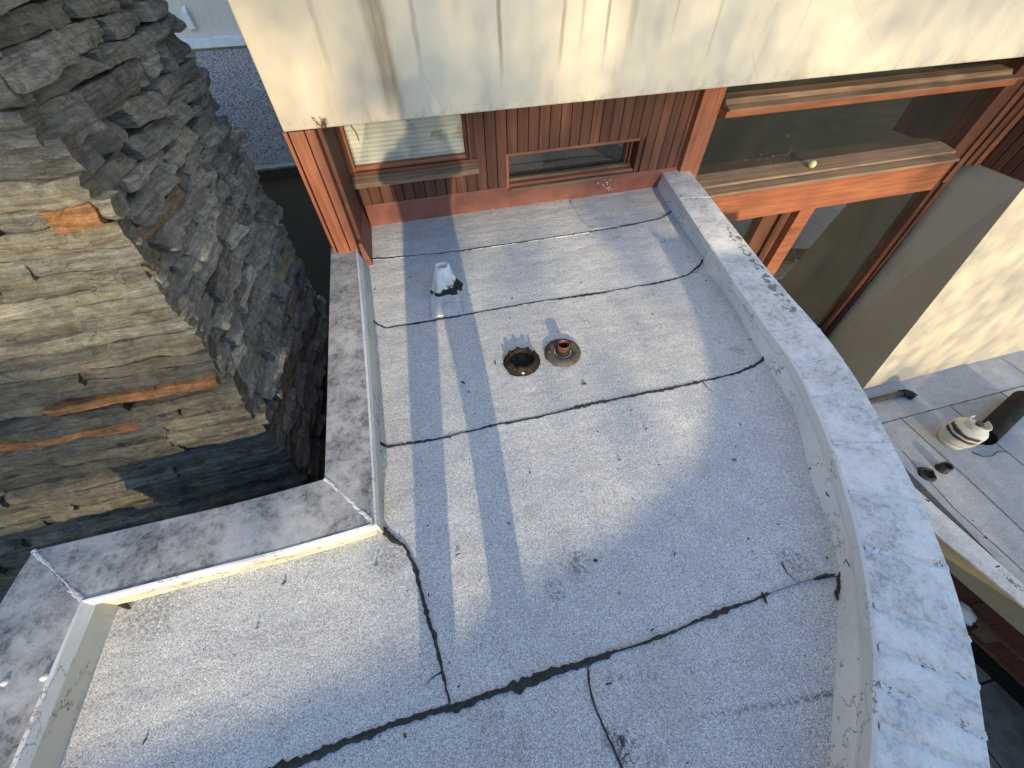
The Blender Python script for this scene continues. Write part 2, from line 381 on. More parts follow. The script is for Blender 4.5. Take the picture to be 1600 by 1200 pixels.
def box(bm, x0, x1, y0, y1, z0, z1):
    v = [bm.verts.new((x, y, z)) for x in (x0, x1) for y in (y0, y1) for z in (z0, z1)]
    for f in ((0, 1, 3, 2), (4, 6, 7, 5), (0, 4, 5, 1), (2, 3, 7, 6), (0, 2, 6, 4), (1, 5, 7, 3)): bm.faces.new([v[i] for i in f])
    return v
def bx(*a):
    bm = bmesh.new(); box(bm, *a); return bm
def prism(pts, z0, z1, bm=None):
    bm = bm or bmesh.new()
    lo = [bm.verts.new((p[0], p[1], z0)) for p in pts]; hi = [bm.verts.new((p[0], p[1], z1)) for p in pts]
    n = len(pts)
    bm.faces.new(hi); bm.faces.new(lo[::-1])
    for i in range(n): bm.faces.new((lo[i], lo[(i+1) % n], hi[(i+1) % n], hi[i]))
    return bm
def loft(secs, bm=None, closed=True, caps=True):
    bm = bm or bmesh.new()
    rows = [[bm.verts.new(p) for p in s] for s in secs]
    m = len(secs[0])
    for a, b in zip(rows, rows[1:]):
        for i in range(m if closed else m-1):
            bm.faces.new((a[i], a[(i+1) % m], b[(i+1) % m], b[i]))
    if caps and closed: bm.faces.new(rows[0][::-1]); bm.faces.new(rows[-1])
    return bm
def lathe(prof, n=32, bm=None, c=(0, 0, 0), wob=0.0):
    bm = bm or bmesh.new()
    rings = []
    for r, z in prof:
        rings.append([bm.verts.new((c[0]+(r*(1+wob*nz(math.cos(6.283*i/n)*2, math.sin(6.283*i/n)*2, z*9+r)))*math.cos(6.283185*i/n), c[1]+r*math.sin(6.283185*i/n), c[2]+z)) for i in range(n)])
    for a, b in zip(rings, rings[1:]):
        for i in range(n): bm.faces.new((a[i], a[(i+1) % n], b[(i+1) % n], b[i]))
    return bm
def tube(pts, rad, n=8, bm=None, caps=True):
    bm = bm or bmesh.new(); pts = [Vector(p) for p in pts]; rings = []
    for i, p in enumerate(pts):
        t = (pts[min(i+1, len(pts)-1)]-pts[max(i-1, 0)]).normalized()
        a = t.cross(Vector((0, 0, 1)) if abs(t.z) < .9 else Vector((1, 0, 0))).normalized(); b = t.cross(a)
        r = rad[i] if isinstance(rad, (list, tuple)) else rad
        rings.append([bm.verts.new(p+a*r*math.cos(6.283185*j/n)+b*r*math.sin(6.283185*j/n)) for j in range(n)])
    for a, b in zip(rings, rings[1:]):
        for j in range(n): bm.faces.new((a[j], a[(j+1) % n], b[(j+1) % n], b[j]))
    if caps: bm.faces.new(rings[0][::-1]); bm.faces.new(rings[-1])
    return bm
def resample(pts, step):
    pts = [Vector(p) for p in pts]; out = [pts[0]]
    for a, b in zip(pts, pts[1:]):
        n = max(1, int((b-a).length/step))
        out += [a.lerp(b, i/n) for i in range(1, n+1)]
    return out
def catmull(pts, sub):
    out = []
    n = len(pts)
    for i in range(n-1):
        p0, p1, p2, p3 = pts[max(i-1, 0)], pts[i], pts[i+1], pts[min(i+2, n-1)]
        for s in range(sub):
            t = s/sub
            out.append(.5*((2*p1)+(p2-p0)*t+(2*p0-5*p1+4*p2-p3)*t*t+(3*p1-p0-3*p2+p3)*t*t*t))
    out.append(pts[-1]); return out

# ================================================================== GROUND
g = bmesh.new()
v = [g.verts.new(p) for p in ((-600, -600, -6.4), (600, -600, -6.4), (600, 600, -6.4), (-600, 600, -6.4))]; g.faces.new(v)
tag(obj('ground', g, M['ground']), 'bare soil ground far below the roofs', kind='structure')

# ================================================================== THE FLAT ROOF
roof = empty('flat_roof'); tag(roof, 'pale grey mineral felt roof with black tar seams between its sheets', kind='structure')
# inner foot of the right-hand curved parapet, photo pixels (far -> near)
BASE_R = [(1022, 287), (1039, 317), (1062, 351), (1116, 428), (1187, 552), (1210, 591), (1240, 640), (1267, 747), (1293, 817), (1310, 885), (1309, 947), (1305, 1040), (1300, 1117), (1296, 1200)]
baseR = [PZ(x, y, 0) for x, y in BASE_R]
baseR.append(baseR[-1] + (baseR[-1]-baseR[-3])*1.2)
baseR.append(baseR[-1] + Vector((-.28, -.26, 0)))
WY = 3.2                                        # plane of the timber wall
rightx = lambda y: 0
deck = [(-.52, WY+.1), (2.4, WY+.1)] + [(p.x+.10, p.y) for p in baseR] + [(-1.5, -.95), (-1.5, .62), (-.52, .62)]
obj('roof_deck', prism(deck, -.3, -.012), M['felt'], roof)

def q2(lst, z=0): return [PZ(x, y, z).xy for x, y in lst]
seam1 = [(576, 406), (600, 405), (700, 396), (820, 379), (920, 364), (1000, 350), (1033, 343), (1050, 330)]
seam2 = [(580, 498), (590, 508), (604, 513), (700, 497), (760, 486), (840, 472), (940, 458), (1040, 440), (1075, 430), (1092, 416), (1100, 404)]
seam3 = [(592, 690), (606, 698), (680, 687), (760, 667), (840, 652), (920, 632), (1000, 616), (1090, 598), (1150, 583), (1178, 572), (1193, 560)]
seam5 = [(400, 1215), (470, 1190), (540, 1160), (620, 1130), (710, 1104), (800, 1074), (880, 1046), (940, 1026), (1010, 1003), (1080, 975), (1150, 947), (1225, 919), (1262, 907), (1308, 900)]
crackL = [(606, 838), (632, 852), (648, 885), (660, 935), (676, 985), (684, 1020), (694, 1060), (703, 1098)]
crackT = [(891, 315), (895, 325), (908, 345), (918, 355), (930, 357)]
crackB = [(919, 1043), (922, 1075), (930, 1105), (943, 1135), (958, 1168), (975, 1210), (990, 1250)]
def seg_between(poly, ya, yb):      # the stretch of the curved foot between two depths
    return [p.xy for p in poly if min(ya, yb) < p.y < max(ya, yb)]
def wob(pts, amp=.004, step=.05):
    r = resample([Vector((p[0], p[1], 0)) for p in pts], step)
    return [Vector((p.x+amp*nz(p.x*14, p.y*14, 3), p.y+amp*nz(p.x*11, p.y*11, 8))) for p in r]
out = lambda p, d=.04: Vector((p.x+d, p.y))
S1, S2, S3, S5 = q2(seam1), q2(seam2), q2(seam3), q2(seam5)
CL, CT, CB = q2(crackL), q2(crackT), q2(crackB)
def foot(ya, yb): return [out(p) for p in seg_between(baseR, ya, yb)]
def sheet(pts, z, th=.004):
    return obj('roof_sheet', prism(wob(pts), z-.012, z+th), M['felt'], roof)
lx = -.50
sheet([(lx, WY+.05), (CT[0].x, WY+.05)] + CT[1:] + [(CT[-1].x, CT[-1].y)] + [p for p in S1[::-1] if p.x < CT[-1].x] + [(lx, S1[0].y)], .004)
sheet([(CT[0].x, WY+.05), (2.30, WY+.05)] + foot(WY, S1[-1].y) + [out(S1[-1])] + [p for p in S1[::-1] if p.x > CT[-1].x] + CT[::-1], .0)
sheet([(lx, S1[0].y)] + S1 + foot(S1[-1].y, S2[-1].y) + [out(S2[-1])] + S2[::-1] + [(lx, S2[0].y)], -.002)
sheet([(lx, S2[0].y)] + S2 + foot(S2[-1].y, S3[-1].y) + [out(S3[-1])] + S3[::-1] + [(lx, S3[0].y)], -.004)
sheet([(lx, S3[0].y)] + S3 + foot(S3[-1].y, S5[-1].y) + [out(S5[-1])] + [p for p in S5[::-1] if p.x > CL[-1].x+.005] + CL[::-1] + [(lx, CL[0].y)], -.006)
sheet([(-1.48, .65)] + [(CL[0].x-.02, .65)] + CL + [p for p in S5[::-1] if p.x < CL[-1].x-.005] + [(-1.48, -.05)], -.004)
sheet([(-1.48, -.05)] + [p for p in S5 if p.x < CB[0].x] + CB + [(-1.0, -.9), (-1.48, -.9)], -.008)
sheet([p for p in S5 if p.x > CB[0].x] + foot(S5[-1].y, -9) + [(0.1, -.9)] + CB[::-1], -.0065)

def ribbon(name, pts, wfun, parent, mat='tar', h=.004, z=.0, step=.007, seed=0, wander=.004):
    r = resample([Vector((p[0], p[1], 0)) for p in pts], step)
    bm = bmesh.new(); rows = []
    L = 0
    for i, p in enumerate(r):
        t = (r[min(i+1, len(r)-1)]-r[max(i-1, 0)]).normalized(); nrm = Vector((-t.y, t.x, 0))
        if i: L += (p-r[i-1]).length
        wv = wfun(i/(len(r)-1), L)
        a = wv*(.45+1.0*abs(nz(L*22, seed))+.35*nz(L*75, seed+5)); b = wv*(.45+1.0*abs(nz(L*19, seed+9))+.35*nz(L*70, seed+2))
        a = max(a, .0007); b = max(b, .0007)
        c = p + nrm*wander*nz(L*9, seed+3)
        hh = h*(.6+.8*abs(nz(L*50, seed+7)))
        rows.append([bm.verts.new(c+nrm*a+Vector((0, 0, z))), bm.verts.new(c+nrm*a*.5+Vector((0, 0, z+hh))), bm.verts.new(c-nrm*b*.5+Vector((0, 0, z+hh*.9))), bm.verts.new(c-nrm*b+Vector((0, 0, z)))])
    for a, b in zip(rows, rows[1:]):
        for j in range(3): bm.faces.new((a[j], a[j+1], b[j+1], b[j]))
    return obj(name, bm, M[mat], parent, smooth=True)
def wpat(base, amp, s):
    return lambda t, L: base + amp*max(0, nz(L*3.1, s)+.15) + amp*.6*max(0, nz(L*8, s+4))
ribbon('tar_seam', S1, wpat(.0055, .013, 1), roof, z=.0078, seed=1)
ribbon('tar_seam', S2, wpat(.0065, .015, 2), roof, z=.0025, seed=2)
ribbon('tar_seam', S3, wpat(.0065, .016, 3), roof, z=.0005, seed=3)
ribbon('tar_seam', S5, lambda t, L: (.013+.016*max(0, nz(L*5, 5)+.15)+.010*max(0, nz(L*14, 8))) if t < .55 else (.006+.010*max(0, nz(L*6, 5))+.006*max(0, nz(L*17, 2)) if t < .86 else .0015+.012*max(0, nz(L*16, 4)-.15)), roof, z=.0, seed=4, h=.008)
ribbon('tar_seam', CL, lambda t, L: .006+.012*math.sin(min(1, t)*3.14)**2*(.6+.5*nz(L*9, 2)), roof, z=.001, seed=5, h=.006)
ribbon('tar_seam', CT, wpat(.0022, .002, 6), roof, z=.007, seed=6, h=.003)
ribbon('tar_seam', CB, wpat(.004, .007, 7), roof, z=-.001, seed=7)
for i, pl in enumerate([[(690, 1050), (672, 1062), (664, 1071)], [(1098, 597), (1106, 607), (1113, 613)], [(1221, 878), (1228, 894), (1243, 909)], [(1100, 404), (1093, 412), (1090, 425), (1080, 428)], [(968, 1150), (972, 1165), (968, 1185)]]):
    ribbon('tar_crack', q2(pl), lambda t, L: .0035*(1-t)+.001, roof, z=.002, seed=20+i, h=.003)
# tar smears where the sheets meet the parapet feet
for i, (pl, ww) in enumerate([([(597, 822), (603, 830), (612, 843), (628, 851)], .018), ([(1311, 884), (1315, 893), (1309, 903), (1312, 914), (1306, 926), (1309, 938)], .010), ([(1178, 572), (1190, 563), (1196, 553)], .010), ([(1270, 906), (1288, 899), (1303, 898)], .010), ([(172, 941), (189, 944), (206, 952)], .012), ([(1226, 600), (1232, 615), (1238, 632)], .007)]):
    ribbon('tar_smear', q2(pl), lambda t, L, w_=ww: w_*(.5+.7*math.sin(t*3.14)), roof, z=.003, seed=40+i, h=.005)
# the square patch in front of the vent
pp = q2([(673, 462), (719, 456), (724, 489), (675, 497)])
obj('felt_patch', prism(wob(pp, .002, .02), -.004, .013), M['felt'], roof)
ribbon('tar_edge', q2([(719, 456), (724, 489)]), lambda t, L: .003, roof, z=.006, seed=61, h=.003)
ribbon('tar_edge', q2([(673, 462), (675, 497)]), lambda t, L: .0018, roof, z=.006, seed=62, h=.003)
# scattered litter: nobody could count it
bm = bmesh.new()
for i in range(210):
    x, y = random.uniform(-1.3, 2.1), random.uniform(-.5, 3.1)
    if x < -.42 and y > .55: continue
    s = random.uniform(.0014, .0042)*(1.0 if random.random() < .9 else 1.8); a = random.uniform(0, 6.28)
    el = random.uniform(1, 3.2)
    c, sn = math.cos(a), math.sin(a)
    P = [(-el, -.6), (el*.7, -.8), (el, .5), (-el*.6, .8)]
    lo = [bm.verts.new((x+s*(c*p-sn*q), y+s*(sn*p+c*q), .003)) for p, q in P]
    hi = bm.verts.new((x, y, .006+s*.9))
    for j in range(4): bm.faces.new((lo[j], lo[(j+1) % 4], hi))
tag(obj('roof_debris', bm, M['debris']), 'tiny dark leaf bits scattered over the pale felt roof', 'debris', kind='stuff')

# ================================================================== LEFT STEPPED PARAPET
ZT = .12
lp = thing('parapet_wall', 'low stepped parapet with dark mottled metal coping beside the stone chimney', 'parapet wall', (-.6, .6, 0))
Lo = [PZ(x, y, ZT) for x, y in ((517, 388), (514, 500), (511, 620), (507, 748))]      # outer edge, far -> near corner
Li = [PZ(x, y, ZT) for x, y in ((556, 385), (566, 500), (576, 640), (586, 818))]
Fo = [Lo[-1]] + [PZ(x, y, ZT) for x, y in ((380, 783), (230, 818), (52, 860))]
Fi = [Li[-1]] + [PZ(x, y, ZT) for x, y in ((450, 857), (300, 895), (128, 939))]
Do = [Fo[-1], PZ(0, 935, ZT)]; Do.append(Do[-1] + (Do[-1]-Do[0])*2.6); Do.append(Do[-1]+Vector((0, -.9, 0)))
Di = [Fi[-1], PZ(75, 1063, ZT), PZ(18, 1200, ZT)]; Di.append(Di[-1]+(Di[-1]-Di[1])*2.0)
# make the near run parallel: outer edge follows the inner one
wdt = (Di[0]-Do[0])
Do = [Fo[-1]] + [Vector((p.x-.285, p.y+.16*(1-i/2), p.z)) for i, p in enumerate(Di[1:])]
def coping(name, outer, inner, parent, mat, sub=6, lip=.032, drop=.07, gap=.0, seed=0):
    o, i = catmull(outer, sub), catmull(inner, sub)
    secs = []
    for k, (a, b) in enumerate(zip(o, i)):
        a = a.copy(); b = b.copy()
        d = (b-a); 
        a.z += .002*nz(a.x*6, a.y*6, seed); b.z += .003*nz(b.x*7, b.y*7, seed+2)
        m1 = a.lerp(b, .35); m2 = a.lerp(b, .7); m1.z += .004+.003*nz(m1.x*9, m1.y*9, seed); m2.z += .003+.003*nz(m2.x*9, m2.y*9, seed+4)
        e = d.normalized()*.006
        secs.append([a-Vector((0, 0, drop)), a-e*.3-Vector((0, 0, .008)), a, m1, m2, b, b+e*.6-Vector((0, 0, .010)), b+e*.3-Vector((0, 0, lip))])
    return obj(name, loft(secs), M[mat], parent, bevel=.003)
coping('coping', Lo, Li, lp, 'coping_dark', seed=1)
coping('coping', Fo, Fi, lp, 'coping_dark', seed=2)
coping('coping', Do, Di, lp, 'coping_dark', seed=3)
def face_run(name, tops, bases, parent, mat, th=.03, sub=8, seed=0, dz=.03):
    t, b = catmull(tops, sub), catmull(bases, sub)
    secs = []
    for a, c in zip(t, b):
        n = (a-c); n.z = 0; n = n.normalized() if n.length > .004 else Vector((0, 0, 0))
        bulge = .004*nz(c.x*9, c.y*9, seed)
        secs.append([a+Vector((0, 0, -dz+.006))-n*.004, a.lerp(c, .5)+n*bulge, c+Vector((0, 0, -.01)), c+n*(th+.06)+Vector((0, 0, -.012)), a+n*th+Vector((0, 0, -dz+.004))])
    return obj(name, loft(secs), M[mat], parent)
Lb = [PZ(x, y, 0) for x, y in ((578, 412), (585, 500), (592, 640), (600, 832))]
Fb = [PZ(x, y, 0) for x, y in ((600, 832), (470, 871), (330, 907), (188, 945))]
Db = [PZ(x, y, 0) for x, y in ((188, 945), (142, 1063), (92, 1200))]; Db.append(Db[-1]+(Db[-1]-Db[1])*2.0)
face_run('inner_face', Li, Lb, lp, 'face', seed=1)
face_run('inner_face', Fi, Fb, lp, 'face', seed=2)
face_run('inner_face', Di, Db, lp, 'face', seed=3)
# counter-flashing strip tucked under the coping lip (a second thin line)
def strip(tops, bases, f0, f1, parent, mat='lip'):
    t, b = catmull(tops, 8), catmull(bases, 8); secs = []
    for a, c in zip(t, b):
        p = (a-Vector((0, 0, .026))).lerp(c, f0); q = (a-Vector((0, 0, .026))).lerp(c, f1)
        n = (c-a); n.z = 0; n = n.normalized()*.005+Vector((0, 0, .003))
        secs.append([p+n*.4, p+n*1.4, q+n*1.6, q+n*.4])
    return obj('flashing_strip', loft(secs), M[mat], parent)
strip(Li, Lb, .02, .30, lp); strip(Fi, Fb, .02, .34, lp); strip(Di, Db, .02, .22, lp)
def edge_strip(inner, ref, parent, seed=0):
    a, c = catmull(inner, 10), catmull(ref, 10); secs = []
    for i, (p, q) in enumerate(zip(a, c)):
        n = (p-q); n.z = 0; n.normalize(); wv = .002*nz(p.x*8, p.y*8, seed)
        secs.append([p-n*.002+Vector((0, 0, .0045)), p+n*(.010+wv)+Vector((0, 0, .001)), p+n*(.017+wv)+Vector((0, 0, -.034)), p+n*(.012+wv)+Vector((0, 0, -.034)), p+n*.0+Vector((0, 0, -.006))])
    return obj('edge_strip', loft(secs), M['lip'], parent, bevel=.0015)
edge_strip(Li, Lo, lp, 1); edge_strip(Fi, Fo, lp, 2); edge_strip(Di, Do, lp, 3)
# wall under the coping, down to the ground
def wallbody(outer, inner, parent, mat, zb=-6.4, inset=.02, zt=ZT):
    secs = []
    for a, b in zip(catmull(outer, 5), catmull(inner, 5)):
        d = (b-a); d.z = 0; d.normalize()
        p = a+d*inset; q = b-d*.03
        secs.append([Vector((p.x, p.y, zb)), Vector((p.x, p.y, zt-.028)), Vector((q.x, q.y, zt-.028)), Vector((q.x, q.y, zb))])
    return obj('wall_body', loft(secs), M[mat], parent)
wallbody(Lo, Li, lp, 'stucco_grey'); wallbody(Fo, Fi, lp, 'stucco_grey'); wallbody(Do, Di, lp, 'stucco_grey')
def joint(a, b, parent, w=.012, h=.006, z=.003, seed=0):
    bm = bmesh.new(); n = 70; m = 7; d = (b-a); t = d.normalized(); nr = Vector((-t.y, t.x, 0)); rows = []
    for i in range(n+1):
        s = i/n; p = a+d*s; L = s*d.length
        p = p + nr*.007*nz(L*14, seed)
        wa = w*(.55+.75*abs(nz(L*30, seed+1))+.25*nz(L*90, seed)); wb = w*(.55+.75*abs(nz(L*27, seed+6))+.25*nz(L*80, seed+3))
        row = []
        for q in range(m):
            f = q/(m-1); off = wa*(1-f)-wb*f
            hh = h*(.35+1.1*abs(nz(L*70, f*3, seed+2))+.6*nz(L*160, f*5, seed)) if 0 < q < m-1 else -.004
            row.append(bm.verts.new(p+nr*off+Vector((0, 0, z+hh))))
        rows.append(row)
    for x, y in zip(rows, rows[1:]):
        for j in range(m-1): bm.faces.new((x[j], x[j+1], y[j+1], y[j]))
    return obj('sealant_joint', bm, M['sealant'], parent, smooth=True)
joint(Lo[-1], Li[-1], lp, .012, .002, z=.002, seed=1); joint(Fo[-1], Fi[-1], lp, .014, .003, z=.002, seed=2)
for x, y in ((68, 1058), (7, 1066)):
    c = PZ(x, y, ZT+.006); bm = lathe([(.0001, .006), (.006, .005), (.010, .001), (.011, -.004)], 14, c=c); obj('screw_cap', bm, M['sealant'], lp, smooth=True)

# ================================================================== CURVED RIGHT PARAPET
rp = thing('parapet_wall', 'long curved parapet with pale coping and sealed joints along the right of the roof', 'parapet wall', (1.8, 1.0, 0))
RI = [(1031, 261), (1062, 310), (1139, 426), (1204, 518), (1240, 567), (1268, 622), (1298, 692), (1323, 768), (1347, 855), (1361, 945), (1368, 1010), (1370, 1067), (1369, 1133), (1364, 1205)]
RO = [(1069, 256), (1110, 308), (1204, 426), (1281, 514), (1317, 561), (1354, 618), (1393, 691), (1440, 785), (1482, 888), (1516, 1000), (1530, 1072), (1541, 1150), (1550, 1215), (1556, 1290)]
ri = [PZ(x, y, ZT) for x, y in RI]; ro = [PZ(x, y, ZT) for x, y in RO]
for k in range(2):
    ri.append(ri[-1]+(ri[-1]-ri[-2])*1.2+Vector((-.03, 0, 0))); ro.append(ro[-1]+(ro[-1]-ro[-2])*1.2+Vector((-.03, 0, 0)))
SUB = 6
rif, rof = catmull(ri, SUB), catmull(ro, SUB)
def rsec(i): return rof[i*SUB], rif[i*SUB]
for k in range(len(ri)-1):
    coping('coping', rof[k*SUB:(k+1)*SUB+1], rif[k*SUB:(k+1)*SUB+1], rp, 'coping', sub=2, seed=10+k, drop=.10, lip=.03)
for k in range(1, len(ri)-1):
    o, i = rsec(k)
    big = k >= 8
    joint(i.lerp(o, .02), i.lerp(o, .99), rp, (.003 if k < 2 else .010) if not big else .020, .0015 if k < 2 else (.003 if not big else .0045), z=.0035, seed=30+k)
rb = [PZ(x, y, 0) for x, y in BASE_R]
# match base to coping sections by nearest
rbf = catmull(baseR, 8)
tops, bases = [], []
for p in rif[::2]:
    q = min(rbf, key=lambda r: (r.x-p.x)**2+(r.y-p.y)**2); tops.append(p); bases.append(q)
cut = [0, 9, 16, 22, 26, 31, len(tops)-1]
for a, b in zip(cut, cut[1:]):
    if b > a: face_run('inner_face', tops[a:b+1], bases[a:b+1], rp, 'face_plain', sub=2, seed=a, th=.02)
for a, b in ((0, 14), (14, 26), (26, len(tops)-1)):
    strip(tops[a:b+1], bases[a:b+1], .02, .26, rp)
wallbody(rof[::3], rif[::3], rp, 'stucco_low')
for a, b in ((0, 5), (5, 8), (8, 11), (11, len(ri)-1)): edge_strip(rif[a*SUB:b*SUB+1:3], rof[a*SUB:b*SUB+1:3], rp, a)
for i, (x, y) in enumerate([(1292, 772), (1320, 880), (1045, 316)]):
    p = PZ(x, y, .05)
    bm = tube([p+Vector((.0, 0, -.006)), p+Vector((.012*random.uniform(-1, 1), .018*random.uniform(-1, 1), .006)), p+Vector((.01*random.uniform(-1, 1), .03*random.uniform(-1, 1), .012))], .0022, 5)
    obj('tar_fleck', bm, M['tar'], rp)

# ================================================================== HOUSE (timber wall, windows, overhanging stucco)
house = thing('house', 'cream stucco house with red timber siding and windows under its overhang', 'house', (1.5, 4, -6.4))
FY = 2.624; ZB = .872
obj('stucco_wall', bx(-.645, 11.0, FY, FY+.16, ZB, 3.6), M['stucco'], house, bevel=.008)
obj('stucco_wall', bx(-.64, -.48, FY+.162, 9.5, ZB+.004, 3.6), M['stucco'], house)
obj('soffit', bx(-.47, 11.0, FY+.162, 9.5, ZB+.02, ZB+.10), M['siding_dark'], house)
obj('roof_top', bx(-.47, 11.0, FY+.162, 9.5, 3.4, 3.55), M['stucco_low'], house)
# corner post: two boards and a narrow edge board with a dark gap
P0, P1 = -.635, -.487
obj('corner_post', bx(P0+.012, P0+.092, FY-.002, FY+.10, -.05, ZB-.004), M['post'], house, bevel=.004)
obj('corner_post', bx(P0+.097, P1, FY+.004, FY+.10, -.05, ZB-.004), M['post'], house, bevel=.004)
obj('edge_board', bx(P0-.02, P0+.001, FY+.012, FY+.14, -6.3, ZB-.006), M['post'], house, bevel=.003)
obj('side_wall', bx(P0+.004, P1-.03, FY+.145, 9.5, -6.4, ZB-.008), M['stucco_low'], house)
# left return: dark boards facing right
rx = -.452
for k in range(6):
    y0 = FY+.06+k*.088
    obj('return_board', bx(rx-.03, rx, y0, y0+.084, .16, ZB-.004), M['siding_dark'], house, bevel=.006)
obj('return_backing', bx(rx-.06, rx-.031, FY+.03, WY+.03, -.3, ZB-.003), M['siding_dark'], house)
bm = bmesh.new()   # reddish base flashing on the return
for (x0, z0) in ((rx+.004, .175), ): pass
loft([[Vector((rx+.002, FY-.005, .17)), Vector((rx+.004, WY, .175)), Vector((rx+.03, WY, -.005)), Vector((rx+.034, FY-.02, -.005))],
      [Vector((rx-.02, FY-.005, .17)), Vector((rx-.02, WY, .175)), Vector((rx-.02, WY, -.005)), Vector((rx-.02, FY-.02, -.005))]], bm)
obj('base_flashing', bm, M['flash'], house)
# base flashing along the wall, three lengths
for x0, x1, pr in ((rx+.03, .775, .010), (.770, 1.90, .013), (1.896, 2.34, .009)):
    z1 = .172 if x0 < .7 else .150
    bm = loft([[Vector((x0, WY-.004-pr, z1)), Vector((x0, WY-.012-pr, z1-.012)), Vector((x0, WY-.022-pr, -.006)), Vector((x0, WY+.02, -.006)), Vector((x0, WY+.02, z1))],
               [Vector((x1, WY-.004-pr, z1)), Vector((x1, WY-.012-pr, z1-.012)), Vector((x1, WY-.022-pr, -.006)), Vector((x1, WY+.02, -.006)), Vector((x1, WY+.02, z1))]])
    obj('base_flashing', bm, M['flash'], house)
for i in range(14):   # dried bird droppings on the flashing
    cx, cz = random.gauss(1.67, .05), random.uniform(.03, .14)
    s = random.uniform(.004, .010); bm = bmesh.new(); y = WY-.0335+(cz-.14)*-.0
    y = WY-.026-(.138-cz)*.0725-.0015
    vv = [bm.verts.new((cx+s*math.cos(a)*random.uniform(.5, 1.1)*.6, y, cz+s*math.sin(a)*random.uniform(.6, 1.4))) for a in [j*6.28/7 for j in range(7)]]
    top = bm.verts.new((cx, y-.0015, cz))
    for j in range(7): bm.faces.new((vv[j], vv[(j+1) % 7], top))
    obj('dropping_speck', bm, M['dropping'], house)
# vertical boards
pitch = .0862
xb = rx+.004; nb_ = 0
WIN = (-.455, .505, .325, 2)        # blind window with frame
SLT = (.742, 1.925, .02, .425)      # slot window with frame
while xb < 2.34:
    x0, x1 = xb+.0025, min(xb+pitch-.0025, 2.345)
    xm = (x0+x1)/2
    d = .003*nz(xb*9, 2)
    def board(a, b, z0, z1):
        obj('siding_board', bx(a, b, WY-.012+d, WY+.015, z0, z1), M['siding'], house, bevel=.005)
    if xm < WIN[1]-.02:
        board(x0, min(x1, 2), .165, WIN[2]+.03)
    elif SLT[0]-.02 < xm < SLT[1]+.02:
        board(x0, x1, SLT[3]-.01, ZB-.004)
    else:
        board(x0, x1, .14, ZB-.004)
    xb += pitch
obj('wall_backing', bx(rx, .745, WY+.016, WY+.05, -.3, .33), M['siding_dark'], house)
obj('wall_backing', bx(.51, .745, WY+.016, WY+.05, .331, ZB), M['siding_dark'], house)
obj('wall_backing', bx(.746, 1.925, WY+.016, WY+.05, .43, ZB), M['siding_dark'], house)
obj('wall_backing', bx(.746, 1.925, WY+.016, WY+.05, -.3, .15), M['siding_dark'], house)
obj('wall_backing', bx(1.926, 2.36, WY+.016, WY+.05, -.3, ZB), M['siding_dark'], house)
# window with the white blind
wn = empty('window', (0, WY, .45), house); wn['label'] = 'window with lowered white horizontal blind'
for x0, x1, y0 in ((-.452, -.425, -.035), (-.423, -.405, -.02), (.432, .450, -.02), (.452, .475, -.035), (.477, .503, -.022)):
    obj('frame', bx(x0, x1, WY+y0, WY+.05, .40, ZB-.003), M['post' if x1 < 0 else 'siding'], wn, bevel=.003)
obj('frame', bx(-.404, .431, WY-.012, WY+.05, .425, .452), M['frame_x'], wn, bevel=.003)
obj('sill', loft([[Vector((x, WY-.018, .405)), Vector((x, WY-.095, .372)), Vector((x, WY-.098, .335)), Vector((x, WY+.02, .335)), Vector((x, WY+.02, .405))] for x in (-.452, .51)]), M['ledge'], wn, bevel=.004)
obj('sill', bx(-.452, .507, WY-.04, WY+.02, .405, .424), M['frame_x'], wn, bevel=.003)
obj('pane', bx(-.405, .432, WY+.028, WY+.032, .45, ZB-.002), M['glass'], wn)
for k in range(15):
    z = .448+k*.0285
    bm = loft([[Vector((x, WY+.062, z+.028)), Vector((x, WY+.046, z+.015)), Vector((x, WY+.040, z+.001)), Vector((x, WY+.043, z+.0005)), Vector((x, WY+.050, z+.014)), Vector((x, WY+.064, z+.027))] for x in (-.403, .43)])
    obj('blind_slat', bm, M['blind'], wn, smooth=False)
obj('blind_cord', tube([(-.36, WY+.024, ZB), (-.355, WY+.022, .72), (-.33, WY+.024, .66), (-.325, WY+.024, .61)], .003, 6), M['rust_grey'], wn)
obj('blind_backing', bx(-.403, .43, WY+.07, WY+.075, .44, ZB), M['blind'], wn)
# the long slot window
sw = empty('window', (1.35, WY, .3), house); sw['label'] = 'low slot window in deep dirty timber frame'
obj('frame', bx(.744, .768, WY-.02, WY+.16, .145, .424), M['post'], sw, bevel=.003)
obj('frame', bx(.769, 1.905, WY-.016, WY+.16, .404, .424), M['frame_x'], sw, bevel=.003)
for x0, x1, y0 in ((1.905, 1.925, -.02), (1.868, 1.889, .05), (1.846, 1.866, .075)):
    obj('frame', bx(x0, x1, WY+y0, WY+.16, .16, .403), M['siding'], sw, bevel=.003)
for j, (y0, y1, z1) in enumerate(((-.05, -.006, .168), (-.004, .05, .186), (.052, .098, .205))):
    obj('sill', bx(.769, 1.904, WY+y0, WY+y1, .146, z1), M['ledge' if j != 1 else 'frame_x'], sw, bevel=.004)
obj('pane', bx(.769, 1.86, WY+.11, WY+.114, .19, .404), M['glass_dim'], sw)
# corner pillar between siding and the big window
obj('pillar', bx(2.352, 2.545, WY-.06, WY+.14, -.35, ZB-.004), M['post'], house, bevel=.004)
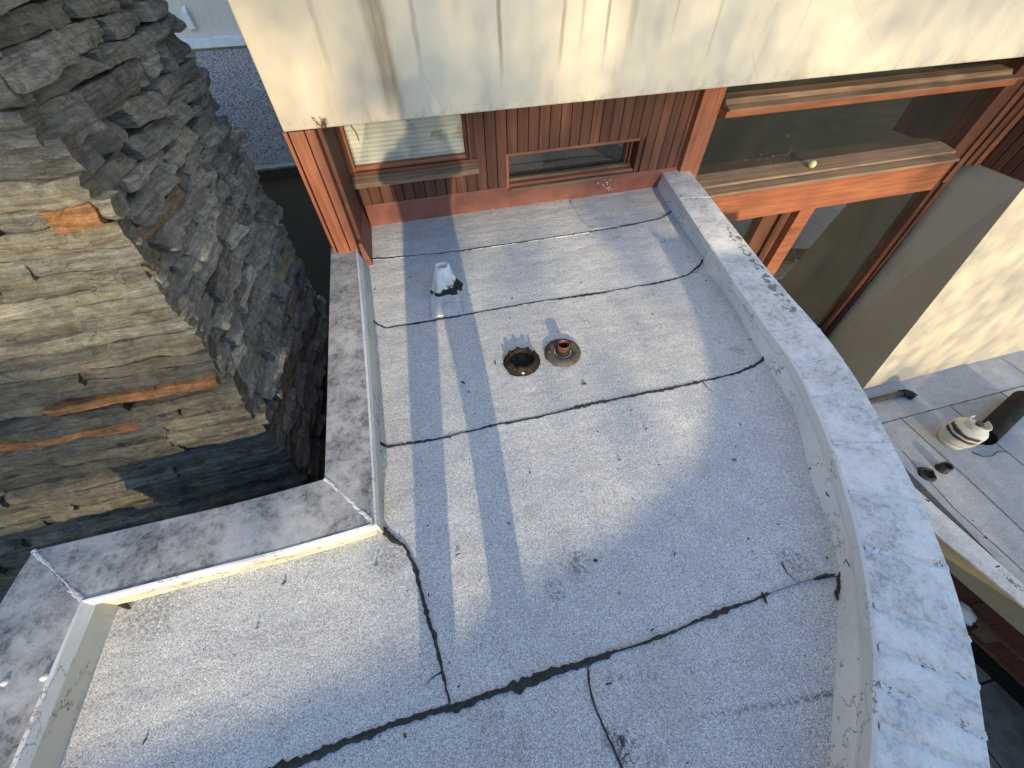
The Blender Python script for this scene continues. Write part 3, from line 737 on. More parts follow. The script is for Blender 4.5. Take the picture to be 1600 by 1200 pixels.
# big window: rails, panes, beam
BR = 5.56
bw = empty('window', (4, WY, .2), house); bw['label'] = 'wide transom window above the orange beam'
obj('rail', bx(2.546, BR, 3.045, WY+.08, .545, .590), M['beam'], bw, bevel=.003)
obj('rail', loft([[Vector((x, WY+.08, .592)), Vector((x, 3.035, .592)), Vector((x, 3.03, .604)), Vector((x, 3.10, .622)), Vector((x, 3.12, .655)), Vector((x, WY+.08, .665))] for x in (2.56, 5.95)]), M['ledge'], bw, bevel=.003)
obj('pane', bx(2.55, 5.95, WY+.03, WY+.034, .665, ZB), M['glass_dim'], bw)
obj('pane', bx(2.55, BR, WY+.03, WY+.034, .03, .546), M['glass_dim'], bw)
obj('sill', loft([[Vector((x, WY+.09, .034)), Vector((x, WY+.0, .03)), Vector((x, 3.04, .008)), Vector((x, 3.03, -.012)), Vector((x, WY+.09, -.012))] for x in (2.56, BR-.05)]), M['ledge'], bw, bevel=.003)
obj('sill', loft([[Vector((x, 3.02, -.004)), Vector((x, 2.925, -.022)), Vector((x, 2.92, -.046)), Vector((x, 3.2, -.046)), Vector((x, 3.02, -.012))] for x in (2.50, BR-.11)]), M['ledge'], bw, bevel=.003)
obj('beam', bx(2.44, BR-.10, 2.955, WY+.10, -.345, -.048), M['beam'], house, bevel=.005)
obj('jamb', bx(BR-.04, BR+.07, WY-.13, WY+.14, -.37, ZB-.003), M['siding_dark'], bw, bevel=.004)
for k in range(4): obj('jamb', bx(BR+.08+k*.085, BR+.16+k*.085, WY-.12-k*.025, WY+.10, -.345 if k < 2 else -.168, ZB-.003), M['siding_dark' if k < 2 else 'siding'], bw, bevel=.004)
# right return of dark boards above, coming forward to the stucco face
XR = 5.99
for k in range(7):
    y1 = WY-.20-k*.096
    obj('return_board', bx(XR+.0, XR+.03, y1-.088, y1, -.17, ZB-.004), M['siding_dark'], house, bevel=.006)
obj('return_backing', bx(XR+.031, XR+.07, FY-.0, WY+.05, -.165, ZB-.003), M['beam'], house)
obj('return_soffit', bx(XR+.075, 11.0, FY+.0, WY, -.168, -.12), M['siding_dark'], house)
# lower storey: mullion, jamb, panes, stucco return and sunlit stucco face
lw_ = empty('window', (4.2, WY, -1.6), house); lw_['label'] = 'tall dark window below the orange beam'
obj('mullion', bx(3.93, 4.12, WY-.14, WY-.02, -3.1, -.347), M['beam'], lw_, bevel=.004)
for k in range(3): obj('mullion', bx(3.80+k*.042, 3.835+k*.042, WY-.07+k*.004, WY+.08, -3.1, -.348), M['siding'], lw_, bevel=.003)
obj('mullion', bx(3.60, 3.795, WY-.03, WY+.08, -3.1, -.348), M['siding_dark'], lw_, bevel=.003)
obj('pane', bx(2.4, 3.60, WY+.03, WY+.034, -3.05, -.346), M['glass_dim'], lw_)
obj('pane', bx(4.12, 6.0, WY+.031, WY+.035, -3.05, -.346), M['glass_dim'], lw_)
# jamb: leans outward slightly to the foot
def slant(name, xt, xb_, w0, y0, y1, zt, zb, mat, parent):
    bm = loft([[Vector((xt, y0, zt)), Vector((xt+w0, y0, zt)), Vector((xt+w0, y1, zt)), Vector((xt, y1, zt))], [Vector((xb_, y0, zb)), Vector((xb_+w0, y0, zb)), Vector((xb_+w0, y1, zb)), Vector((xb_, y1, zb))]])
    return obj(name, bm, M[mat], parent, bevel=.004)
slant('jamb', 5.83, 6.10, .085, WY-.04, WY+.14, -.346, -3.08, 'siding_dark', lw_)
slant('jamb', 5.89, 6.19, .05, WY-.075, WY+.14, -.346, -3.08, 'siding', lw_)
slant('jamb', 5.945, 6.245, .055, WY-.055, WY+.14, -.346, -3.08, 'siding_dark', lw_)
# stucco return + front as one solid, foot on the lower roof
top_pts = [(6.005, WY-.02), (6.005, 2.54), (11, 2.56), (11, WY+.2), (6.005, WY+.2)]
bot_pts = [(6.31, WY-.02), (6.02, 2.07), (11, 2.09), (11, WY+.2), (6.31, WY+.2)]
bm = loft([[Vector((x, y, -3.2)) for x, y in bot_pts], [Vector((x, y, -.1725)) for x, y in top_pts]])
obj('stucco_wall', bm, M['stucco_low'], house, bevel=.006)
# rooms behind the glass
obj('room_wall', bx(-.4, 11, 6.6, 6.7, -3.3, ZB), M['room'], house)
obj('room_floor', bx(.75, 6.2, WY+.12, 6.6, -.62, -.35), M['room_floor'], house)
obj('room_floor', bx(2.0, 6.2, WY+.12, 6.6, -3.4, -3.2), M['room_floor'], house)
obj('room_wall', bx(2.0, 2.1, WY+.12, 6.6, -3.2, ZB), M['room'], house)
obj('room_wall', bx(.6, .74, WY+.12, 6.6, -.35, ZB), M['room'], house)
# the low wall of the storey below the timber wall
obj('lower_wall', bx(-.47, 2.44, WY+.02, WY+.14, -6.4, -.302), M['stucco_low'], house)

# green ball on the ledge
bc = PY(1278, 250, 3.06); bc.z = .018+.033
bm = bmesh.new(); bmesh.ops.create_uvsphere(bm, u_segments=20, v_segments=14, radius=.033, matrix=Matrix.Translation((bc.x, 3.09, bc.z)))
tag(obj('ball', bm, M['ball'], smooth=True), 'small pale green ball lying on the timber window ledge', 'ball')
# weed on the stucco edge
wd = thing('weed', 'dried sprig of weed at the lower left corner of the stucco', 'weed', (-.43, FY-.01, .9))
bm = bmesh.new(); bl = bmesh.new()
for i in range(9):
    a = random.uniform(-.6, .6); L_ = random.uniform(.035, .07)
    p0 = Vector((-.43+random.uniform(-.02, .02), FY-.004, .875)); p1 = p0+Vector((math.sin(a)*L_*.6, -.012, .5*L_)); p2 = p0+Vector((math.sin(a)*L_, -.022, L_*.8))
    tube([p0, p1, p2], [.0018, .0014, .0008], 5, bm)
    for j in range(4):
        c = p1.lerp(p2, j/3)+Vector((random.uniform(-.01, .01), random.uniform(-.008, .0), random.uniform(-.006, .01))); s = random.uniform(.006, .012)
        vv = [bl.verts.new(c+Vector((random.uniform(-1, 1), random.uniform(-.6, .6), random.uniform(-1, 1)))*s) for _ in range(3)]; bl.faces.new(vv)
obj('stem', bm, M['weed'], wd); obj('foliage', bl, M['weed'], wd)

# ================================================================== CHIMNEY OF SLATE STONES
ch = thing('stone_chimney', 'massive rough slate chimney with sunlit front and shaded side', 'chimney', (-1.8, 2.1, -6.4))
CX = -.98
def fyz(z): return 1.25+.155*z if z > -.6 else 1.25-.093
ZCH = 4.6  # core raised and widened out of view to shade the gravel roof
bm = loft([[Vector((-7.5, fyz(z)+.05, z)), Vector((CX-.06, fyz(z)+.05, z)), Vector((CX-.06, 2.93, z)), Vector((-7.5, 2.93, z))] for z in (-6.4, -.6, 0, ZCH)])
obj('mortar_core', bm, M['mortar'], ch)
def tint_for(face):  # one slate, two tint sets: side lightened and warmed against its shade
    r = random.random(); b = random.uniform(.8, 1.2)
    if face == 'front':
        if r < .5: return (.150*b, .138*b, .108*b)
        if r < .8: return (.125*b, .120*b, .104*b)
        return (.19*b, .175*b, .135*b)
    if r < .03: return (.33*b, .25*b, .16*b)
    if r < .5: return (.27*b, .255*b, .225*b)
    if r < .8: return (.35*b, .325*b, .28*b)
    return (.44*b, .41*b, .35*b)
def stone(mapf, u0, u1, v0, v1, dep, amp, seed, tint, tilt=0.0, cell=.035, round_=.018, slope=0.0, yaw=0.0):
    nu = max(4, min(22, int((u1-u0)/cell))); nv = max(4, min(8, int((v1-v0)/(cell*.5))))
    bm = bmesh.new(); grid = []
    for j in range(nv+1):
        row = []
        for i in range(nu+1):
            s, t = i/nu, j/nv
            e = min(s, 1-s)*(u1-u0); f = min(t, 1-t)*(v1-v0)
            ue = .020*nz(v0*17+t*5, seed, 1) if i in (0, nu) else .006*nz(seed, s*9, t*9)
            ve = .011*nz(u0*5+s*(u1-u0)*9, seed*1.3, 7)+.004*nz(s*(u1-u0)*40, seed, 2)
            u = u0+(u1-u0)*s+ue; v = v0+(v1-v0)*t+ve+slope*(s-.5)
            n = dep + tilt*(t-.5) + yaw*(s-.5)
            n += amp*fbm((u*8+seed, v*20, seed*.37), 5)
            # cleavage: the slate breaks in flat steps
            c = nz(u*4+seed*2, v*30+seed, 4)+.5*nz(u*11, v*45, seed)
            n += amp*.9*(math.floor(3.2*(c+.8))/3.2-.8)
            c2 = nz(u*6+seed, seed*3, 1)
            n += amp*.5*math.floor(2.5*(c2+.6))/2.5
            n -= round_*max(0, 1-e/.012)**2*.8 + round_*max(0, 1-f/.008)**2*.7
            row.append(bm.verts.new(mapf(u, v, n)))
        grid.append(row)
    for j in range(nv):
        for i in range(nu): bm.faces.new((grid[j][i], grid[j][i+1], grid[j+1][i+1], grid[j+1][i]))
    loop = [(i, 0) for i in range(nu+1)] + [(nu, j) for j in range(1, nv+1)] + [(i, nv) for i in range(nu-1, -1, -1)] + [(0, j) for j in range(nv-1, 0, -1)]
    def back(i, j):
        s, t = i/nu, j/nv
        return bm.verts.new(mapf(u0+(u1-u0)*(.5+(s-.5)*.97), v0+(v1-v0)*(.5+(t-.5)*.95)+slope*(s-.5), -.10))
    bk = [back(i, j) for i, j in loop]; n = len(loop)
    for k in range(n):
        a, b = grid[loop[k][1]][loop[k][0]], grid[loop[(k+1) % n][1]][loop[(k+1) % n][0]]
        bm.faces.new((b, a, bk[k], bk[(k+1) % n]))
    o = obj('stone', bm, M['stone'], ch)
    ca = o.data.color_attributes.new('tint', 'FLOAT_COLOR', 'CORNER')
    buf = [0.0]*(len(o.data.loops)*4)
    for k in range(0, len(buf), 4): buf[k:k+4] = (*tint, 1)
    ca.data.foreach_set('color', buf)
    return o
def map_front(u, v, n): return Vector((u, fyz(v)+.0-n, v))
def map_side(u, v, n): return Vector((CX+n, u, v))
random.seed(11)
RUST = [(.355, .395, -1.63, -.995), (.215, .256, -2.05, -1.38), (1.02, 1.075, -1.10, -.93)]   # the rusty orange stones
def courses(z0, z1, lo, hi):
    hs = []
    while sum(hs) < z1-z0: hs.append(random.uniform(lo, hi))
    f = (z1-z0)/sum(hs); r = []; z = z0
    for h in hs: r.append((z, h*f, None)); z += h*f
    return r
rows = courses(-.72, .215, .04, .075)+[(.215, .041, RUST[1])]+courses(.256, .355, .04, .06)+[(.355, .04, RUST[0])]+courses(.395, 1.02, .045, .085)+[(1.02, .055, RUST[2])]+courses(1.075, 1.62, .06, .11)
k = 0
for z, h, rust in rows:
    x = CX+.018+random.uniform(-.025, .025)
    cuts = [x]
    while x > -2.7:
        x -= random.uniform(.22, .6) if z > .75 else random.uniform(.25, .85)
        cuts.append(x)
    if rust:
        a, b = rust[2:]; cuts = sorted({c for c in cuts if not (a-.14 < c < b+.14)} | {a, b, CX+.015}, reverse=True)
    for c1_, c0_ in zip(cuts, cuts[1:]):
        if c1_-c0_ < .012: continue
        isr = rust and abs(c0_-rust[2]) < .01
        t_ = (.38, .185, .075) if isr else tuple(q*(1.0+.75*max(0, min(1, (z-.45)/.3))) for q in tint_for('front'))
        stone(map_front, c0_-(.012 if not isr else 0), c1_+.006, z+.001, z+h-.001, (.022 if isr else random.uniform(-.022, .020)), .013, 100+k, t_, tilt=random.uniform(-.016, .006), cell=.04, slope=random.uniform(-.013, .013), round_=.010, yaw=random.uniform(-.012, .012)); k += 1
NF = k
z = -.75
while z < 1.72:
    h = random.uniform(.042, .10)
    y = fyz(z)+.035; end = 2.92+.09*nz(z*7, 4)+.05*random.uniform(-1, 1)
    while y < end-.02:
        L_ = random.choice((random.uniform(.12, .25), random.uniform(.22, .45), random.uniform(.35, .65)))
        L_ = min(L_, end-y)
        if end-y-L_ < .08: L_ = end-y
        hh = h*random.uniform(.9, 1.08)
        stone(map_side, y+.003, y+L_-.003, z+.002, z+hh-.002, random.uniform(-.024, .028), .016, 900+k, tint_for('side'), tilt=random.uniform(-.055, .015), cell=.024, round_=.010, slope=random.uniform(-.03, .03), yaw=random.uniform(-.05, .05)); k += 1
        y += L_
    z += h
print('stones', NF, k-NF)

# ================================================================== GRAVEL ROOF AND WALL BEYOND
GZ = -.3
gr = empty('gravel_roof', (-3, 9, GZ)); tag(gr, 'lower flat roof covered in grey gravel behind the chimney', kind='structure')
obj('roof_bed', bx(-8, -.62, 5.75, 13.3, GZ-.3, GZ-.006), M['gravel_bed'], gr)
obj('roof_edge', bx(-8, -.66, 5.57, 5.75, GZ-.06, GZ+.0), M['edge'], gr, bevel=.01)
obj('roof_edge', bx(-8, -.66, 5.545, 5.568, GZ-.12, GZ-.01), M['rust_grey'], gr, bevel=.004)
obj('lower_wall', bx(-8, -.66, 5.60, 5.9, -6.4, GZ-.062), M['stucco_grey'], gr)
bm = bmesh.new()
rnd = random.Random(5)
for i in range(26000):
    y = 5.72+7.55*rnd.random()**1.25; xl = -1.2-(y-5.5)*.30-.9; xr = -.66
    x = rnd.uniform(xl, xr)
    s = rnd.uniform(.010, .024); zc = GZ-.004+s*.4
    vs_ = [bm.verts.new((x+s*rnd.uniform(.6, 1.1)*dx, y+s*rnd.uniform(.6, 1.1)*dy, zc+s*rnd.uniform(.4, .9)*dz)) for dx, dy, dz in ((1, 0, -.2), (0, 1, -.2), (-1, 0, -.2), (0, -1, -.2), (.1, 0, 1))]
    for a in range(4): bm.faces.new((vs_[a], vs_[(a+1) % 4], vs_[4]))
tag(obj('gravel', bm, M['gravel']), 'loose grey gravel spread on the lower roof beyond the chimney', 'gravel', kind='stuff')
bw_ = thing('stucco_building', 'pale stucco building with white ledge beyond the gravel roof', 'building', (-4, 13.5, -6.4))
obj('wall', bx(-12, -.5, 13.42, 13.7, -6.4, 4), M['stucco_far'], bw_)
obj('ledge', loft([[Vector((x, 13.418, -.06)), Vector((x, 13.25, -.09)), Vector((x, 13.24, -.25)), Vector((x, 13.418, -.25))] for x in (-12, -.5)]), M['white_metal'], bw_, bevel=.01)
sc_ = thing('wall_light', 'small white wedge shaped wall light on the pale wall', 'wall light', (-4.25, 13.38, .25))
bm = loft([[Vector((x, 13.415, z1)), Vector((x, 13.30, z2)), Vector((x, 13.30, z3)), Vector((x, 13.415, z4))] for x, z1, z2, z3, z4 in ((-4.33, .40, .36, .08, .05), (-4.20, .47, .36, .08, .05))])
obj('body', bm, M['white_metal'], sc_, bevel=.006)
obj('back_plate', bx(-4.35, -4.18, 13.412, 13.419, .03, .5), M['stucco_far'], sc_)

# ================================================================== LOWER ROOF (right) WITH ITS THINGS
LZ = -3.05
lr = empty('lower_roof', (7, 0, LZ)); tag(lr, 'dull grey felt roof one storey down with straight black seams', kind='structure')
def pzl(x, y): return PZ(x, y, LZ)
ex = 5.53
obj('roof_deck', bx(ex, 11, -3.5, 2.6, LZ-.3, LZ-.010), M['felt_low'], lr)
xs = [ex, 6.15, 7.03, 8.0, 9.0, 10, 11]
yA = 1.53
obj('roof_sheet', bx(ex, 8.72, yA, 2.5, LZ-.012, LZ), M['felt_low'], lr)
obj('roof_sheet', bx(8.724, 11, yA, 2.5, LZ-.012, LZ-.003), M['felt_low'], lr)
for i, (a, b) in enumerate(zip(xs, xs[1:])):
    obj('roof_sheet', bx(a, b-.004, -3.4, yA-.004, LZ-.012, LZ-.002+.0015*(i % 2)), M['felt_low'], lr)
ribbon('tar_seam', [(ex, yA), (11, yA)], wpat(.007, .006, 11), lr, z=LZ+.001, seed=11)
ribbon('tar_seam', [(8.722, yA), (8.722, 2.06)], wpat(.006, .004, 12), lr, z=LZ+.001, seed=12)
for i, a in enumerate(xs[1:5]):
    ribbon('tar_seam', [(a, yA), (a+.02, .6), (a-.02, -1), (a, -3.3)], wpat(.006, .004, 13+i), lr, z=LZ+.001, seed=13+i)
ribbon('tar_seam', [(ex+.18, 1.1), (ex+.10, .3), (ex+.16, -.4), (ex+.12, -3)], wpat(.006, .006, 19), lr, z=LZ+.001, seed=19)
# its parapet: coping, stucco fascia
pw = thing('parapet_wall', 'low parapet of the lower roof with flaking white coping and tan fascia', 'parapet wall', (5.4, -.8, LZ))
cl0, cl1 = PZ(1466, 836, LZ+.05), PZ(1600, 946, LZ+.05)
cr0, cr1 = PZ(1515, 838, LZ+.05), PZ(1600, 914, LZ+.05)
dL = (cl1-cl0); dR = (cr1-cr0)
def ext(a, b, y): return a+(b-a)*((y-a.y)/(b.y-a.y))
LL = [ext(cl0, cl1, y) for y in (2.06, 0, -3.4)]; RR = [ext(cr0, cr1, y) for y in (2.06, 0, -3.4)]
xL = ext(cl0, cl1, -.5).x; xR = ext(cr0, cr1, -.5).x
M['coping_low'] = mat_coping('coping_metal_low', (.60, .59, .56), (.76, .75, .72), (.25, .25, .25), .5, (ext(cl0, cl1, -1.6).x+.16, ext(cl0, cl1, -.25).x+.16, -1.6, -.25))
coping('coping', LL, RR, pw, 'coping_low', sub=10, drop=.03)
f0, f1 = PX(1483, 893, ext(cl0, cl1, -.25).x+.012), PX(1600, 994, ext(cl0, cl1, -1.0).x+.012)
zf = (f0.z+f1.z)/2
inx = Vector((.012, 0, 0))
def slab(name, off0, off1, z0, z1, ya, yb, mat, parent):
    A, B = ext(cl0, cl1, ya), ext(cl0, cl1, yb)
    pts = [(A.x+off0, ya), (A.x+off1, ya), (B.x+off1, yb), (B.x+off0, yb)]
    return obj(name, prism(pts, z0, z1), M[mat], parent, bevel=.004)
slab('fascia', .014, .12, zf, LZ+.05, -3.4, 2.05, 'stucco_tan', pw)
slab('drip_edge', .004, .013, LZ+.0, LZ+.046, -3.4, 2.05, 'stucco_tan', pw)
print('low parapet', xL, xR, zf)
# courtyard wall of red timber below that roof
tw = thing('timber_wall', 'dark red timber wall with door panel under the lower roof', 'timber wall', (xL+.2, -.6, -6.4))
TX = xL+.16; FZ = -4.32
slab('board', .13, .18, zf-.30, zf-.004, -3.4, -.62, 'siding_dark', tw)
slab('board', .13, .18, zf-.30, zf-.004, -.615, 2.0, 'siding_dark', tw)
slab('rail', .06, .19, zf-.345, zf-.304, -3.4, 2.0, 'frame_x', tw)
slab('panel', .12, .17, zf-.60, zf-.347, -1.02, -.76, 'ledge', tw)
slab('board', .13, .17, zf-.60, zf-.347, -.757, 2.0, 'siding', tw)
slab('board', .13, .17, zf-.60, zf-.347, -3.4, -1.023, 'siding_dark', tw)
slab('rail', .07, .19, zf-.64, zf-.604, -3.4, 2.0, 'frame_x', tw)
slab('dark_opening', .15, .19, FZ, zf-.642, -3.4, 2.0, 'hole', tw)  # black slab stands in for the dark opening under the rail
# white cushion-like bundle on the rail
bm = bmesh.new(); bmesh.ops.create_uvsphere(bm, u_segments=18, v_segments=12, radius=1)
cc = PX(1510, 962, TX-.10)
for v_ in bm.verts:
    p = v_.co; k_ = 1+.22*nz(p.x*2, p.y*2, p.z*2)
    v_.co = Vector((cc.x+p.x*.09*k_, cc.y+.04+p.y*.13*k_, cc.z-.02+p.z*.10*k_))
# sits on a small bracket shelf
shz = min(v_.co.z for v_ in bm.verts)
obj('shelf', bx(cc.x-.10, TX+.05, cc.y-.15, cc.y+.2, shz-.03, shz+.006), M['siding_dark'], tw, bevel=.003)
tag(obj('white_bundle', bm, M['white_metal'], smooth=True), 'crumpled white bundle tucked under the lower roof fascia', 'bundle')
# slate paving of the courtyard
pv = empty('slate_paving', (5, -1.5, FZ)); tag(pv, 'dark slate paving in the sunken courtyard', kind='structure')
obj('paving_bed', bx(2.0, 8.5, -4.5, 3.0, FZ-.3, FZ-.027), M['moss'], pv)
rp_ = random.Random(3)
y = -4.4
while y < .6:
    hh = rp_.choice((.45, .6, .75)); x = 3.4-rp_.random()*.5
    while x < 5.6:
        ww = rp_.choice((.5, .75, .95))
        bm = prism(wob([(x+.012, y+.012), (x+ww-.012, y+.012), (x+ww-.012, y+hh-.012), (x+.012, y+hh-.012)], .012, .12), FZ-.03, FZ+rp_.uniform(-.006, .006))
        obj('paver', bm, M['slate_floor'], pv); x += ww
    y += hh

# vent boot on the roof
bp = PZ(697, 452, 0)
vb = thing('vent_pipe', 'short white painted vent boot with tar blackened foot on the roof', 'vent', (bp.x, bp.y, 0))
bm = bmesh.new(); rings = []
n = 26
prof = [(.100, -.004), (.096, .008), (.082, .026), (.069, .065), (.060, .11), (.050, .158), (.045, .182), (.037, .192), (.030, .180), (.027, .12)]
for r, z in prof:
    ring = []
    for i in range(n):
        a = 6.28318*i/n
        fold = 1+.20*math.sin(a*5+.6)*max(0, min(1, (.17-z)/.16))+.16*nz(math.cos(a)*2.2, math.sin(a)*2.2, z*12)
        ring.append(bm.verts.new((bp.x+r*fold*math.cos(a)*1.06, bp.y+r*fold*math.sin(a), z+(.012*nz(math.cos(a)*3, math.sin(a)*3, 2) if z > .17 else 0))))
    rings.append(ring)
for a, b in zip(rings, rings[1:]):
    for i in range(n): bm.faces.new((a[i], a[(i+1) % n], b[(i+1) % n], b[i]))
o = obj('boot', bm, M['boot'], vb, smooth=True)
# make the mesh local so the paint follows the boot
for v_ in o.data.vertices: v_.co -= Vector((bp.x, bp.y, 0))
o.matrix_parent_inverse = Matrix.Identity(4)
bm = lathe([(.0001, .122), (.029, .121)], 16, c=bp); obj('pipe_opening', bm, M['hole'], vb)

# drain clamping ring with black hole
c1 = PZ(815, 566, 0)
d1 = thing('roof_drain', 'open roof drain with rusty toothed clamping ring and black hole', 'roof drain', (c1.x, c1.y, 0))
n = 48
bm = bmesh.new(); rings = []
for r, z in ((.098, -.003), (.101, .010), (.097, .020), (.088, .026), (.084, .034), (.074, .036), (.068, .030), (.064, .004), (.062, -.012)):
    rings.append([bm.verts.new((c1.x+r*(1+.022*nz(math.cos(6.283*i/n)*4, math.sin(6.283*i/n)*4, r*40))*math.cos(6.28318*i/n), c1.y+r*.96*math.sin(6.28318*i/n), z+.004*nz(i*.7, r*50))) for i in range(n)])
for a, b in zip(rings, rings[1:]):
    for i in range(n): bm.faces.new((a[i], a[(i+1) % n], b[(i+1) % n], b[i]))
obj('clamping_ring', bm, M['rust'], d1, smooth=True)
bm = lathe([(.0001, .016), (.072, .016)], 32, c=c1); obj('drain_hole', bm, M['hole'], d1)
for i in range(9):
    a = 6.283*i/9+.2; p = c1+Vector((.083*math.cos(a), .08*math.sin(a), .034))
    bm = bmesh.new(); box(bm, -.006, .006, -.010, .010, -.004, random.uniform(.008, .018)); bmesh.ops.rotate(bm, verts=bm.verts, matrix=Matrix.Rotation(a, 3, 'Z')); bmesh.ops.translate(bm, verts=bm.verts, vec=p)
    obj('ring_tooth', bm, M['rust'], d1, bevel=.002)
# flange with copper stub
c2 = PZ(879, 552, 0)
d2 = thing('pipe_flange', 'flat weathered iron flange with reddish pipe stub beside the drain', 'pipe flange', (c2.x, c2.y, 0))
obj('flange', lathe([(.052, .004), (.053, .018), (.060, .022), (.102, .020), (.105, .012), (.105, -.003)], 44, c=c2), M['rust_grey'], d2, smooth=True)
obj('sealant_ring', lathe([(.036, .008), (.040, .014), (.050, .014), (.0525, .006)], 36, c=c2, wob=.05), M['sealant'], d2, smooth=True)
obj('collar', lathe([(.033, .006), (.043, .010), (.044, .030), (.040, .040), (.034, .042)], 30, c=c2, wob=.05), M['rust'], d2, smooth=True)
obj('pipe_stub', lathe([(.0345, .0), (.0355, .074), (.0335, .078), (.030, .076), (.029, .02)], 30, c=c2), M['copper'], d2, smooth=True)
obj('pipe_opening', lathe([(.0001, .03), (.0295, .03)], 20, c=c2), M['hole'], d2)
for i in range(5):
    a = 6.283*i/5+.5; obj('bolt', lathe([(.0001, .030), (.006, .029), (.0075, .024), (.0075, .018)], 6, c=c2+Vector((.08*math.cos(a), .08*math.sin(a), 0))), M['rust_grey'], d2)

for i in range(7):
    a = random.uniform(2.6, 5.6); r0 = random.uniform(.075, .10); p = c1+Vector((r0*math.cos(a), r0*math.sin(a), .018 if r0 > .09 else .033))
    bm = lathe([(.0001, .003), (.004, .0025), (.0075, .0008), (.009, -.004)], 9, c=p, wob=1.2); obj('paint_drip', bm, M['sealant'] if i < 2 else M['tar'], d1, smooth=True)
for nm, cc_, rr_, par in (('tar_ring', c1, .108, d1), ('tar_ring', c2, .106, d2), ('tar_ring', bp, .112, vb)):
    n = 60; bm = bmesh.new(); A_, B_ = [], []
    for i in range(n):
        a = 6.28318*i/n; cx_, sy_ = math.cos(a), math.sin(a)
        w_ = .004+.020*max(0, nz(cx_*2.4, sy_*2.4, cc_.x*7))+.006*nz(cx_*9, sy_*9, 3)
        A_.append(bm.verts.new((cc_.x+(rr_-.02)*cx_, cc_.y+(rr_-.02)*sy_, .006))); B_.append(bm.verts.new((cc_.x+(rr_-.006+max(-.004, w_*.7))*cx_, cc_.y+(rr_-.006+max(-.004, w_*.7))*sy_, .0022)))
    for i in range(n): bm.faces.new((A_[i], A_[(i+1) % n], B_[(i+1) % n], B_[i]))
    obj(nm, bm, M['tar'], par)
# propane tank on the lower roof
tp = PZ(1482, 693, LZ); tp = Vector((tp.x+.06, tp.y+.03, LZ+.002))
tk = thing('propane_tank', 'cream propane tank with two black spray strokes on the lower roof', 'gas tank', tuple(tp))
rr = .185
def local(o, p):
    for v_ in o.data.vertices: v_.co -= p
    o.matrix_parent_inverse = Matrix.Identity(4)
    return o
prof = [(rr*.0005, .045), (rr*.6, .05), (rr*.9, .08), (rr*.99, .12), (rr, .14), (rr, .212), (rr*1.012, .214), (rr*1.012, .226), (rr, .228), (rr, .285), (rr*.97, .315), (rr*.86, .345), (rr*.62, .368), (rr*.35, .378), (.0005, .38)]
local(obj('tank_body', lathe(prof, 40, c=tp), M['tank'], tk, smooth=True), tp)
local(obj('foot_ring', lathe([(rr*.80, 0), (rr*.82, .0), (rr*.84, .07), (rr*.82, .075), (rr*.80, .07), (rr*.79, 0)], 36, c=tp), M['tank'], tk, smooth=True), tp)
bm = bmesh.new()
for i in range(22):
    a0, a1 = R(70)+R(290)*i/22, R(70)+R(290)*(i+1)/22
    hgt = lambda a: .452+.006*math.sin(a*2)
    vv = [tp+Vector((r*math.cos(a), r*math.sin(a), z_)) for a in (a0, a1) for r, z_ in ((.115, .34), (.118, hgt(a)), (.108, hgt(a)+.004), (.105, .34))]
    V = [bm.verts.new(p) for p in vv]
    for f in ((0, 1, 5, 4), (1, 2, 6, 5), (2, 3, 7, 6)): bm.faces.new([V[j] for j in f])
bmesh.ops.remove_doubles(bm, verts=bm.verts, dist=.0005)
local(obj('collar', bm, M['tank'], tk, smooth=True), tp)
local(obj('valve', lathe([(.03, .37), (.03, .40), (.018, .402), (.018, .42), (.04, .422), (.042, .44), (.03, .445), (.0005, .446)], 16, c=tp), M['rust_grey'], tk), tp)
# hose by the tank
tag(obj('hose', tube([tp+Vector((x, y, .012)) for x, y in ((.10, -.22), (.17, -.30), (.30, -.33), (.44, -.30), (.56, -.33))], .006, 6), M['black'], smooth=True), 'thin black hose trailing from the foot of the gas tank', 'hose')
# black roll lying on the lower roof
ra = PZ(1537, 683, LZ+.13); ax = Vector((.96, .28, 0)).normalized()
rl = thing('felt_roll', 'black roll of felt lying on the lower roof beside the gas tank', 'roll', (ra.x, ra.y, LZ))
bm = bmesh.new(); side = Vector((-ax.y, ax.x, 0)); ln = 1.25; sec = []
secs = []
spiral = [(6.283*1.9*i/60) for i in range(61)]
def spt(t, r): return side*math.cos(t)*r+Vector((0, 0, 1))*math.sin(t)*r
for s in (0, .02, ln):
    outp = [ra+ax*s+spt(t, .13-.012*t/6.283) for t in spiral]; inp = [ra+ax*s+spt(t, .122-.012*t/6.283) for t in spiral[::-1]]
    secs.append(outp+inp)
loft(secs, bm)
obj('sheet', bm, M['roll'], rl, smooth=False)
obj('core', tube([ra+ax*.03, ra+ax*(ln-.02)], .100, 24), M['hole'], rl)
# two dark roof outlets on the lower roof
for i, (px, py, r, lab) in enumerate(((1448, 741, .085, 'wider black tarred roof outlet nearest the curved parapet'), (1471, 733, .06, 'smaller black tarred pipe stub beside the wider outlet'))):
    p = PZ(px, py, LZ); t = thing('roof_outlet', lab, 'roof outlet', tuple(p), 'tarred outlets on the lower roof')
    obj('collar', lathe([(r*1.25, -.001), (r*1.15, .012), (r, .03 if i == 0 else .10), (r*.8, .032 if i == 0 else .105), (r*.75, .01)], 24, c=p, wob=.3), M['tar'], t, smooth=True)
    obj('opening', lathe([(.0005, .014), (r*.78, .014)], 20, c=p), M['hole'], t)
